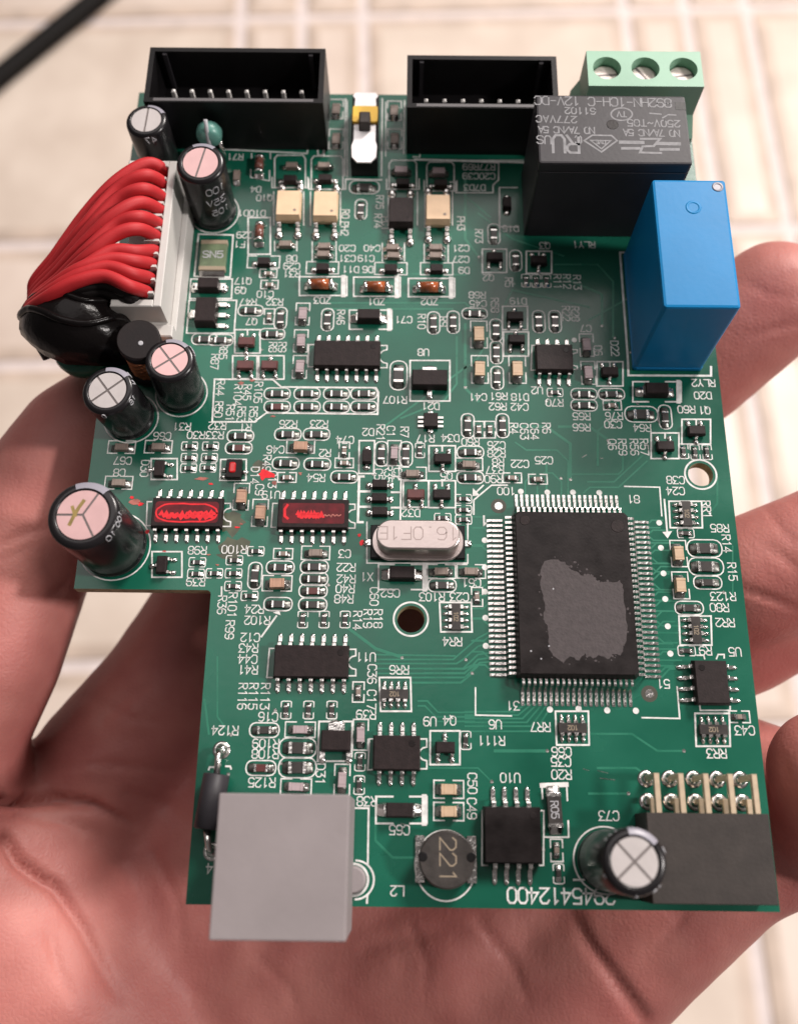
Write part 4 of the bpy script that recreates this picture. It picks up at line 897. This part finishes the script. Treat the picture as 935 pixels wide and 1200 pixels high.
# ---- remaining print ----------------------------------------------------
for s_, x, y in [('R26',338,497),('R23',374,497),('C46',323,527),('R2',381,531),('R54',370.5,560),('U19',318,580),('C74',404.4,515.6),('D2',431.5,506.4),('R17',498.5,514),('D34',527.6,513.5),
 ('Q5',523,558),('D32',481.5,601),('C26',581.5,521.8),('R28',581.5,531.5),('R8',583.4,541.7),('R37',579.6,551),('R90',578,561.6),('R60',551,518),('C22',609,543.6),('C25',637,539.5),
 ('U6',580,849),('R111',575.7,868),('RR7',633,852),('RR4',530,752),('X1',430,676),('C61',552.4,683),('C62',457.4,695),('R103',506,699.6),('C23',538,699.6),
 ('C3',404,649),('R22',405.7,665),('R42',405.7,678.5),('R40',404.5,690),('R48',403,702),('R100',274.7,644),('R24',298.4,714),('R102',301.6,727),('C12',293.5,747),('R43',291.4,759.5),('C44',290.5,772.5),('R41',291,785),
 ('R98',231.6,645),('R39',229.7,682),('U11',429,770),('R39',429,837.5),('RR6',467.7,785),('C16',314.5,840),('R124',264,856),('R109',311.7,871.5),('R108',311,883.5),('R125',307,917),('R38',430,939),
 ('U9',503.6,845.5),('Q4',526.7,844.5),('C65',468,972.6),('L2',465.5,1044),('U10',597.6,911.5),('R20',657.6,907.7),('C66',657.6,881),('C35',657,892.7),('C73',713,956),('RR3',839,883),('U5',860.5,764),
 ('C43',872,856),('RR2',849,729.6),('R80',842.3,712),('R123',846.6,699),('R9',826,762.7),('C38',791,562.7),('C24',791,575.5),('R85',842.7,619),
 ('C20',407,291),('C40',436,291),('C31',407,303),('C19',429,303),('D11',411,316),('D6',431,316),('C21',540,291),('C27',540,304),('D9',543.6,317),('ZD1',441,353.5),('ZD2',503,353.5),('ZD3',377.7,352),
 ('R77R69',561,196),('C20C39',561,206.5),('D7D3',556,220),('D16',598,268),('Q2',572,325.5),('Q3',638,288),('R68',559,346),('C45',560,356),('D19',607,353),('C7',686,385),('U2',629,457.5),('R70',649.4,472),
 ('R65',681,488),('R66',681,501),('C41',560,465.5),('R61',584,464.5),('R62',583,476.5),('D18',609,465.5),('C42',608.6,477),('R76',719,487.6),('C30',718,497.5),('R60',803.7,480),('Q1',825,481),('R64',752,501.5),
 ('C71',473,374.7),('R107',463,468.7),('U8',496,413),('D21',504.5,476),('Q7',295,377),('R47',291,354),('R32',322,354),('D29',287,275.5),('F1',281,286.5),('Q17',285,329.5),('Q9',282,340.5),('C10',311,345),
 ('D8',342,303),('C29',342,312),('R31',342,321),('C66',190.5,511),('C67',144.3,540),('C8',140.4,554),('R31',213.6,500),('R30',230,510),('R33',252,510),('R32',255,499),('R1',288,501),('R71',276,184),('D10D11',292,250),('Q10',310,232),('D4',300,222),('100',593,575.5),('81',742,585),('31',601,827),('51',777,801.5)]:
    T(s_, x, y)
T('1', 567.4, 610, 180, 1.1, .24)
T('2945412400', 657, 1050, 180, 1.5, .19, .98)
for s_, x, y in [('R11',653,330),('R12',664,330),('R13',676,331),('R5',596,331),('R73',561,277),('R58',579.5,358),('R22',663,367.6),('R28',673.7,368),('D6',700.4,411),('D22',720,408.4),('R4',602,502),('C63',614,505.6),('C64',626,505.6),('R6',640,502),
 ('Q6',717,521),('R59',729,524),('R56',742.7,524),('R57',754.5,524),('R46',399.5,372),('R10',494,377),('R9',519.5,377),('R44 R50',257.5,467),('R104',279,463),('R45',290,460),('R105',303,460),('R51',270,484),('R53',283,486),('R52',297,486),
 ('R21',446,507),('C1',458,505.5),('R7',474,506.5),('C5',443.6,556),('R35',455,555.5),('C2',466,555),('R49',313,543),('C13',319.5,562),('D14',299,557),('C9',304.4,574),('R36',260.5,709),('R101',272.7,709),('R99',269.5,738),
 ('R116',284.5,816),('R115',297,816),('R113',311,816),('C36',436,790),('C17',435.5,820),('D31',375.7,907),('C50',553.3,918),('C49',552.7,947.5),('R14',851,637),('R15',857.5,670),('RR1',827.5,597),('C60',438.5,699),('R18',443,725),('R19',431,725),('R14',419,727),
 ('R0',405,251),('R75',445,237),('R74',443,259),('PH2',404,268),('PC1',452,262),('R0',501.5,262),('PH3',540,262),('R8',320,407),('R9',331,407),('D30',170,549),('R85',262,412),('R87',252,424)]:
    TV(s_, x, y)
sp([(540,189),(584,191),(584,211),(577.5,217),(577.5,226),(534,226),(534,213.5),(527,213.5)]); sp([(585,220),(585,266),(606,266)], .2); sp([(585,220),(606,220)], .15)
sp([(251.8,444.5),(320,445),(329.7,453.6),(440.5,454.5),(443.5,460),(442.5,485.5),(312.4,484),(298,494.5),(249,494.5)], .22, True)
sp([(421,516.5),(439,516.5),(438,555),(420.5,555)], .2, True); sp([(426,558.5),(421,558.5),(419.5,612),(425,612)], .3); sp([(420,576),(433,576)], .3); sp([(420,594),(433,594)], .3); sp([(460,558.5),(470,558.5),(469,610)], .2); sp([(459,577),(470,577)], .25); sp([(459,595),(470,595)], .25)
for x, y in ((394,128),(394,163),(462,130),(462.5,163)): pass
# mounting-hole rings
for c, r in HOLES: _z[0] += 1; SILK.ring(c.x, c.y, r + .3, r + .52, .03, 'silk', 44)
silk_o = link('silkscreen', flat(SILK, 'silkscreen'), base)

# fiducials and bare vias
for q in ((584,593), (760.5,813)):
    p = un(*q); b = MB(); b.disc(0, 0, .95, .006, 'darkin', 24); b.cyl(0, 0, [(.52, .008), (.5, .03)], 'tin', 20); link('fiducial_dot', b.mesh('fiducial_dot'), base, (p.x, p.y, 0))
b = MB(); b.cyl(0, 0, [(.22, .006), (.18, .02)], 'pad', 10); vm = b.mesh('via')
for k in range(26): link('via', vm, base, (random.uniform(-40, 19), random.uniform(-32, 70), 0))

# ---- traces under the mask ----------------------------------------------
tz = [0]
def trace(px, wd=.24):
    wd *= .8; tz[0] += 1; b = MB(); b.ribbon([un(x, y)[:2] for x, y in px], wd, .006 + .0008 * (tz[0] % 9), 'trace'); link('copper_trace', flat(b, 'copper_trace'), base)
def r4(l): return [(400 + x / 5.194, 640 + y / 5.194) for x, y in l]
for l in ([(210,660),(690,668)], [(210,690),(680,690),(830,560),(905,520)], [(210,715),(700,715),(740,690),(830,610),(900,590)], [(210,745),(740,745),(830,660),(900,650)], [(210,775),(750,775),(830,690),(900,680)], [(430,800),(750,800),(840,710),(900,705)]): trace(r4(l))
def r1(l): return [(560 + x / 3.896, 480 + y / 3.896) for x, y in l]
for l in ([(170,150),(220,185),(360,185),(410,235),(410,400)], [(430,295),(640,295),(660,275),(660,150)], [(500,330),(620,330),(750,210)], [(480,380),(510,355),(640,355),(770,235)], [(215,400),(215,330),(250,290)], [(270,400),(270,350)], [(380,400),(380,330),(340,290),(300,290)]): trace(r1(l))
def r9(l): return [(390 + x / 5.194, 780 + y / 5.194) for x, y in l]
for l in ([(520,215),(575,215),(640,285),(860,285)], [(520,245),(560,245),(625,312),(860,312)], [(640,340),(860,340)], [(560,20),(800,20),(840,0)], [(560,45),(800,45),(860,0)], [(560,72),(810,72),(880,5)]): trace(r9(l))
for i, y in enumerate((834, 838, 842, 846.5, 851, 857)):
    trace([(545, y), (602 + i * 5, y), (618 + i * 6, 824)])
for k in range(0, 30):
    p = un(760, 613.7); y = 9.425 - .65 * k; x0_ = 9.4; dxx = random.uniform(1.0, 2.6)
    b = MB(); s_ = random.choice((-1, 0, 1)) * random.uniform(.3, 1.0); b.ribbon([(x0_, y), (x0_ + .6, y), (x0_ + .6 + abs(s_), y + s_), (x0_ + dxx + .6 + abs(s_), y + s_)], .2, .006 + .0008 * (k % 9), 'trace'); link('copper_trace', flat(b, 'copper_trace'), base)
for k in range(0, 30, 2):
    y = 9.425 - .65 * k; b = MB(); s_ = random.choice((-1, 1)) * random.uniform(.3, .9); b.ribbon([(-9.4, y), (-9.9, y), (-9.9 - abs(s_), y + s_), (-11.2 - abs(s_), y + s_)], .2, .006 + .0008 * (k % 9), 'trace'); link('copper_trace', flat(b, 'copper_trace'), base)
for l in ([(385,355),(545,355),(560,370)], [(385,362),(530,362)], [(420,320),(545,322)], [(535,395),(535,450),(520,470),(470,490)], [(450,500),(560,420),(600,340)], [(440,940),(440,985),(460,1005),(486,1005)], [(640,545),(640,575)], [(700,545),(700,505),(720,488)], [(560,250),(600,280),(660,300)], [(600,340),(690,360)], [(690,375),(735,350)]): trace(l, .32)

for l in ([(600,500),(640,500),(668,520),(668,560)], [(655,500),(690,500),(712,515)], [(560,470),(545,455),(545,380)], [(650,310),(700,310),(718,330),(718,395)], [(660,325),(705,345),(705,380)], [(480,800),(540,800),(552,790)], [(500,900),(560,900),(575,915)],
          [(580,880),(640,880)], [(690,860),(740,860),(770,880),(800,880)], [(700,900),(745,900),(752,905)], [(690,930),(735,930)], [(840,560),(840,590),(832,600)], [(858,700),(858,640)], [(400,730),(440,760),(470,770)], [(430,600),(418,580)], [(255,770),(255,840),(270,860)], [(240,820),(245,860)], [(470,240),(490,250)], [(545,230),(575,255)], [(545,210),(545,280),(560,300)]): trace(l, random.choice((.22, .3, .45)))
for q in ((668,562),(712,516),(720,396),(705,382),(553,789),(576,916),(641,880),(801,880),(736,930),(831,601),(471,771),(271,861),(561,301),(545,454),(640,470),(600,640),(556,700)):
    p = un(*q); link('via', vm, base, (p.x, p.y, 0))
for l in ([(700,903),(712,906)], [(703,912),(720,914)], [(683,901),(690,903)], [(682,536),(687,533)], [(703,537),(706,537)], [(600,330),(603,333)], [(497,369),(512,368)], [(395,272),(399,275)], [(534,945),(541,940)], [(470,965),(480,968)]):
    b = MB(); b.ribbon([un(*q)[:2] for q in l], random.uniform(.05, .09), .014, 'pad'); link('scratch', flat(b, 'scratch'), base)
# dried flux and red blotches on the board
def blot(px, py, r, m, k=0, st=1.0, z0=.036, nm='red_ink_spot'):
    c = un(px, py); n = 14; b = MB(); b.poly([(c.x + r * random.uniform(.45, 1.1) * math.cos(2 * math.pi * i / n), c.y + r * st * random.uniform(.45, 1.1) * math.sin(2 * math.pi * i / n)) for i in range(n)], z0 + .001 * k, m)
    link(nm, flat(b, nm), base)
for k, (x, y, r, m, st) in enumerate([(x_, y_, r_ * (.8 if i_ < 2 else .55), m_, s_) for i_, (x_, y_, r_, m_, s_) in enumerate([(310,556,1.3,'ink',.8),(318,557,.7,'ink',.9),(352,555,.5,'inkpale',1),(320,488,.8,'inkpale',.4),(236,561,1.8,'inkpale',.25),(247,567,.7,'ink',.4),(155,583,.7,'ink',.5),(165,591,1.0,'ink',.45),(159,588,1.6,'inkpale',.5),(173,623,.5,'ink',1.2),(424,636,.6,'ink',1.4),(421,627,.4,'ink',1.5),(278,618,.9,'ink',.25),(283,614,.5,'inkpale',.6),(283,449,.9,'inkpale',.7),(296,446,.7,'inkpale',.5),(322,566,.7,'inkpale',.8),(255,662,.6,'inkpale',.4),(193,646,.5,'ink',.3),(245,650,.6,'inkpale',.4)])]): blot(x, y, r, m, k, st)
for k, (x, y, r, st) in enumerate([(270,612,2.0,1.0),(275,640,2.2,.7),(305,545,1.2,.7),(268,650,1.6,.5)]): blot(x, y, r, 'flux', k, st, .002, 'flux_stain')

# ------------------------------------------------------------------ wires
wh = thing('wire_harness', 'bundle of red wires from white connector bending into a glossy black sleeve', 'wires', (0, 0, H))
def crom(P, n=9):
    P = [Vector(p) for p in P]; P = [P[0] * 2 - P[1]] + P + [P[-1] * 2 - P[-2]]; out = []
    for i in range(1, len(P) - 2):
        for k in range(n):
            t = k / n; a, b_, c, d = P[i-1], P[i], P[i+1], P[i+2]
            out.append(.5 * ((2 * b_) + (c - a) * t + (2 * a - 5 * b_ + 4 * c - d) * t * t + (3 * b_ - a - 3 * c + d) * t ** 3))
    out.append(P[-2]); return out
ends = [(x - 4, y) for x, y in ((197,200),(197,216),(196,232.5),(194,248),(192,264),(189.5,279),(187,294.5),(184,310.5),(181,327),(177,343))]
mids = [[(172,191,9.5),(136,212,9),(100,254,7.5),(66,300,5.5),(40,336,3)],
        [(170,206,10),(137,222,10),(103,262,8.5),(68,306,6),(40,342,3.2)],
        [(168,221,10.5),(138,236,10.5),(106,270,9),(72,310,6.5),(40,347,3.5)],
        [(165,238,10.8),(136,250,11),(105,281,9.5),(70,318,7),(40,352,4)],
        [(164,254,11),(136,264,11.3),(104,292,10),(72,325,7.4),(39,356,4.3)],
        [(162,270,11),(134,278,11.5),(103,302,10.4),(70,331,7.8),(39,360,4.6)],
        [(160,289,10.5),(132,290,11),(100,311,10.4),(66,337,8),(37,362,5)],
        [(158,302,10.5),(128,299,11.2),(94,315,10.8),(60,338,8.5),(35,362,5.4)],
        [(156,316,10.5),(126,309,11.2),(92,322,11),(58,343,9),(34,365,5.8)],
        [(152,330,10.5),(122,320,11.4),(88,330,11.4),(56,349,9.4),(32,370,6.2)]]
for wi, (e_, ml) in enumerate(zip(ends, mids)):
    ml = [(x, y + (random.uniform(-1.8, 1.8) if q_ < 3 else 0) + (4 if wi >= 6 and q_ < 2 else 0) - (2 if wi == 5 and q_ < 2 else 0), z + random.uniform(-.4, .4)) for q_, (x, y, z) in enumerate(ml)]
    P = [tuple(un(e_[0], e_[1], 6.5) + Vector((.2, 0, -1.8))), tuple(un(*e_, 7.6))] + [tuple(un(*q)) for q in ml]
    l = Vector(P[-1]); P.append(tuple(l + Vector((1.6, -2.2, -1.2)))); P.append(tuple(l + Vector((4.2, -3.4, -1.5))))
    b = MB(); b.tube(crom(P), [.74] * 12 + [.90] * 60 if False else .84, 'red', 12); link('wire', b.mesh('wire'), wh, (0, 0, 0))
for k, (P0, ml) in enumerate([((161,352), [(146,341,9.2),(120,333,9.6),(86,339,9.6),(56,354,7.8),(33,372,5.4)]), ((158,354), [(142,348,8.2),(116,341,8.8),(84,347,8.8),(54,360,7.2),(34,376,5.0)])]):
    P = [tuple(un(*P0, 6.0)), tuple(un(P0[0] - 4, P0[1] - 4, 8.6))] + [tuple(un(*q)) for q in ml]; l = Vector(P[-1]); P.append(tuple(l + Vector((1.5, -3.0, -4.0))))
    b = MB(); b.tube(crom(P), .8, 'blackw', 12); link('wire', b.mesh('wire'), wh, (0, 0, 0), 0, 'black wire')
# the glossy black sleeve, a flattened lumpy tube
b = MB(); n = 26; rings = []
cs = [(28,374,4.0,.8),(33,375,4.4,2.4),(46,374,5.2,4.0),(66,376,5.8,5.2),(88,380,6.0,5.8),(108,383,5.6,5.7),(126,384,4.8,5.6),(140,385,4.2,5.2),(149,384,3.6,3.8),(154,383,3.2,1.6)]
pcs = [un(x, y, z) for x, y, z, r in cs]
for i, (p, (x, y, z, r)) in enumerate(zip(pcs, cs)):
    t = (pcs[min(i + 1, len(pcs) - 1)] - pcs[max(i - 1, 0)]); t.z = 0; t.normalize(); sd = Vector((-t.y, t.x, 0))
    rings.append([p + sd * (r * .88 * math.cos(2 * math.pi * k / n) * (1 + .04 * math.sin(3 * k + i))) + Vector((0, 0, 1)) * (r * .78 * math.sin(2 * math.pi * k / n)) for k in range(n)])
b.loft(rings, 'tape', True); link('sleeve', b.mesh('sleeve'), wh, (0, 0, 0), 0, 'glossy black sleeve round the wire bundle')

for th in (66, 104):
    P = []
    for i, (p, (x, y, z, r)) in enumerate(zip(pcs, cs)):
        t = (pcs[min(i + 1, len(pcs) - 1)] - pcs[max(i - 1, 0)]); t.z = 0; t.normalize(); sd = Vector((-t.y, t.x, 0)); a = math.radians(th + 9 * math.sin(i * .9 + th))
        P.append(tuple(p + sd * (r * .85 * math.cos(a)) + Vector((0, 0, 1)) * (r * .75 * math.sin(a))))
    b = MB(); b.tube(crom(P), .5, 'tape', 10); link('wire', b.mesh('wire'), wh, (0, 0, 0), 0, 'black wire')
# green disc varistor under the sleeve, at the board's edge
b = MB(); c = un(100, 408, -2.5); n = 30
b.cyl(0, 0, [(3.2, -1.3), (4.0, -1.0), (4.2, 0), (4.0, 1.0), (3.2, 1.3)], 'mask', n)
dd = link('disc_varistor', b.mesh('disc_varistor'), board, (c.x, c.y, -2.5), 0, 'dark green disc peeping out below the black sleeve')

# ------------------------------------------------------------------ the hand
def cap_chain(bm, pts):
    """rounded, tapering limbs between (px, py, z, r)"""
    P = [(un(x, y, z), r) for x, y, z, r in pts]
    for i in range(len(P) - 1):
        (a, ra), (c, rb) = P[i], P[i + 1]
        L = (c - a).length; k = max(2, int(L / (min(ra, rb) * .35)))
        for j in range(k + 1):
            t = j / k; bmesh.ops.create_icosphere(bm, subdivisions=2, radius=(ra + (rb - ra) * t), matrix=Matrix.Translation(a.lerp(c, t)))
bm = bmesh.new()
cap_chain(bm, [(132,494,-13.5,9.0),(100,522,-14,9.9),(62,578,-14.5,10.4),(22,655,-15.5,10.7),(-22,768,-17,11.2),(-86,880,-21,12.5),(-85,1015,-28,17),(40,1150,-37,22),(120,1400,-50,26),(-120,1800,-66,28),(-420,2300,-86,29)])   # thumb and its ball
cap_chain(bm, [(25,1010,-29,10.5),(90,1120,-33,13),(150,1250,-38,16)])
cap_chain(bm, [(905,352,-10.2,9.0),(868,385,-12.5,9.1),(815,430,-16.5,9.3),(700,505,-24,9.6),(560,560,-30,10),(400,610,-34,11),(300,655,-34,12)])          # index finger
cap_chain(bm, [(300,655,-34,12),(246,757,-34,12.4),(205,821,-34.5,12.6),(136,906,-36,13.2),(90,1030,-42,15)])
cap_chain(bm, [(1010,622,-10.5,8.9),(940,655,-11.5,9.2),(880,680,-14,9.4),(760,715,-22,9.8),(620,730,-29,10.5),(480,740,-34,11.5),(330,900,-38,14),(190,1110,-44,17)])       # middle
cap_chain(bm, [(1000,672,-22,9.0),(930,706,-23,9.2),(860,745,-25,9.4),(700,800,-30,10)])                                                                           # its neighbour below
cap_chain(bm, [(972,902,-4.5,7.6),(985,930,-9,8.2),(975,960,-16,8.6),(900,925,-25,9.2),(760,880,-31,10),(600,890,-35,11.5),(450,980,-39,14),(300,1150,-45,17)])         # ring
cap_chain(bm, [(990,930,-24,8.6),(925,978,-25,9.3),(850,1000,-27,10.5),(755,1066,-31,12.5),(682,1128,-35,13.5),(590,1215,-40,16),(430,1340,-46,19),(150,1640,-58,24),(-180,2100,-78,28),(-420,2300,-86,29)])       # little finger side
cap_chain(bm, [(640,1030,-36,12),(520,1110,-39,15),(400,1120,-42,15),(250,1080,-42,15)])
tmp = bpy.data.meshes.new('hand_raw')
for v in bm.verts: v.co *= S
bm.to_mesh(tmp); bm.free()
to = bpy.data.objects.new('hand_raw', tmp); COL.objects.link(to)
rm = to.modifiers.new('r', 'REMESH'); rm.mode = 'VOXEL'; rm.voxel_size = 0.0007
sm = to.modifiers.new('s', 'SMOOTH'); sm.factor = .5; sm.iterations = 55
dg = bpy.context.evaluated_depsgraph_get()
hm = bpy.data.meshes.new_from_object(to.evaluated_get(dg)); bpy.data.objects.remove(to)
# creases of the palm and joints: grooves along lines found on the photograph
CRE = [([(-10,941),(60,934),(110,945),(158,968)], 2.6, 6, 1), ([(8,985),(22,1010),(45,1028),(66,1040),(85,1068),(100,1092),(120,1135),(140,1170)], 2.2, 7, 1), ([(20,905),(70,888),(130,868),(200,860)], .5, 10, 1), ([(120,845),(150,815),(190,800)], .4, 7, 1),
       ([(752,1192),(720,1148),(688,1106),(669,1070)], 1.1, 8, 1), ([(895,640),(920,655),(935,668)], .3, 5, 0), ([(30,890),(90,865),(150,850)], .4, 7, 1), ([(150,930),(200,945),(230,975)], .4, 8, 1), ([(430,1110),(520,1090),(600,1120)], .4, 9, 1), ([(60,700),(90,680),(110,668)], .3, 6, 1), ([(0,640),(30,625),(60,618)], .35, 5, 0), ([(5,655),(40,640)], .25, 4, 1), ([(880,395),(905,385),(935,380)], .2, 5, 0), ([(870,330),(900,345),(935,350)], .15, 5, 0), ([(868,690),(900,700),(935,715)], .5, 4, 0), ([(895,590),(915,620),(935,640)], .2, 4, 0), ([(900,870),(920,900),(925,940)], .2, 5, 0), ([(20,955),(80,965),(130,985)], .4, 4, 1), ([(40,900),(120,895),(210,905)], .45, 4, 0), ([(100,815),(150,840),(205,850)], .3, 4, 0), ([(60,1100),(70,1140),(100,1190)], .5, 5, 1), ([(180,1000),(210,1060),(215,1130)], .4, 5, 1), ([(300,1120),(340,1160),(350,1195)], .4, 5, 1), ([(800,1075),(770,1110),(740,1130)], .3, 5, 1), ([(560,1080),(600,1130),(620,1180)], .5, 5, 1), ([(480,1085),(500,1130),(495,1190)], .3, 5, 1)]
import numpy as np
nv = len(hm.vertices); co = np.empty(nv * 3); hm.vertices.foreach_get('co', co); co = co.reshape(nv, 3)
nr = np.empty(nv * 3); hm.vertices.foreach_get('normal', nr); nr = nr.reshape(nv, 3)
cc = (co / S - np.array(CAM)) @ np.array(RM).T; xy = cc[:, :2] / cc[:, 2:] * F_PX + np.array((PPX, PPY))
dd_ = np.zeros(nv)
for pl_, dep, wd_, fade in CRE:
    best = np.full(nv, 1e9); bt = np.zeros(nv); n = len(pl_) - 1
    for i in range(n):
        a = np.array(pl_[i], float); d = np.array(pl_[i + 1], float) - a
        t = np.clip(((xy - a) @ d) / (d @ d), 0, 1); ds = np.hypot(*(xy - a - t[:, None] * d).T)
        k = ds < best; best[k] = ds[k]; bt[k] = (i + t[k]) / n
    dd_ += dep * 1.5 * np.exp(-(best / wd_) ** 2) * ((1 - .85 * bt ** 2) if fade else (1 - .6 * (2 * bt - 1) ** 2))
dd_[nr[:, 2] < .35] = 0
co -= nr * (dd_ * S * .55)[:, None]
hm.vertices.foreach_set('co', co.ravel()); hm.update()
for p in hm.polygons: p.use_smooth = True
sk = mat('skin', (0.46, 0.182, 0.155), 0.52, scale=90, col2=(0.35, 0.110, 0.098), sss=0.14, spec=0.3)
nt = sk.node_tree; b_ = nt.nodes['Principled BSDF']; tc = nt.nodes.new('ShaderNodeTexCoord')
vo = nt.nodes.new('ShaderNodeTexVoronoi'); vo.inputs['Scale'].default_value = 1500; vo.feature = 'DISTANCE_TO_EDGE'
no = nt.nodes.new('ShaderNodeTexNoise'); no.inputs['Scale'].default_value = 420; no.inputs['Detail'].default_value = 6
wv = nt.nodes.new('ShaderNodeTexWave'); wv.inputs['Scale'].default_value = 260; wv.inputs['Distortion'].default_value = 6; wv.inputs['Detail'].default_value = 2
mx = nt.nodes.new('ShaderNodeMath'); mx.operation = 'MULTIPLY_ADD'; mx.inputs[1].default_value = .6
m2 = nt.nodes.new('ShaderNodeMath'); m2.operation = 'MULTIPLY_ADD'; m2.inputs[1].default_value = .06
for nd in (vo, no, wv): nt.links.new(tc.outputs['Object'], nd.inputs['Vector'])
nt.links.new(vo.outputs['Distance'], mx.inputs[0]); nt.links.new(no.outputs['Fac'], mx.inputs[2]); nt.links.new(wv.outputs['Fac'], m2.inputs[0]); nt.links.new(mx.outputs[0], m2.inputs[2])
bp = nt.nodes.new('ShaderNodeBump'); bp.inputs['Strength'].default_value = .30; bp.inputs['Distance'].default_value = .0003
nt.links.new(m2.outputs[0], bp.inputs['Height']); nt.links.new(bp.outputs['Normal'], b_.inputs['Normal'])
hm.materials.clear(); hm.materials.append(sk)
hand = link('hand', hm, None, (0, 0, H)); hand['label'] = 'open left hand cradling the circuit board, fingertips curled at its right edge'; hand['category'] = 'hand'
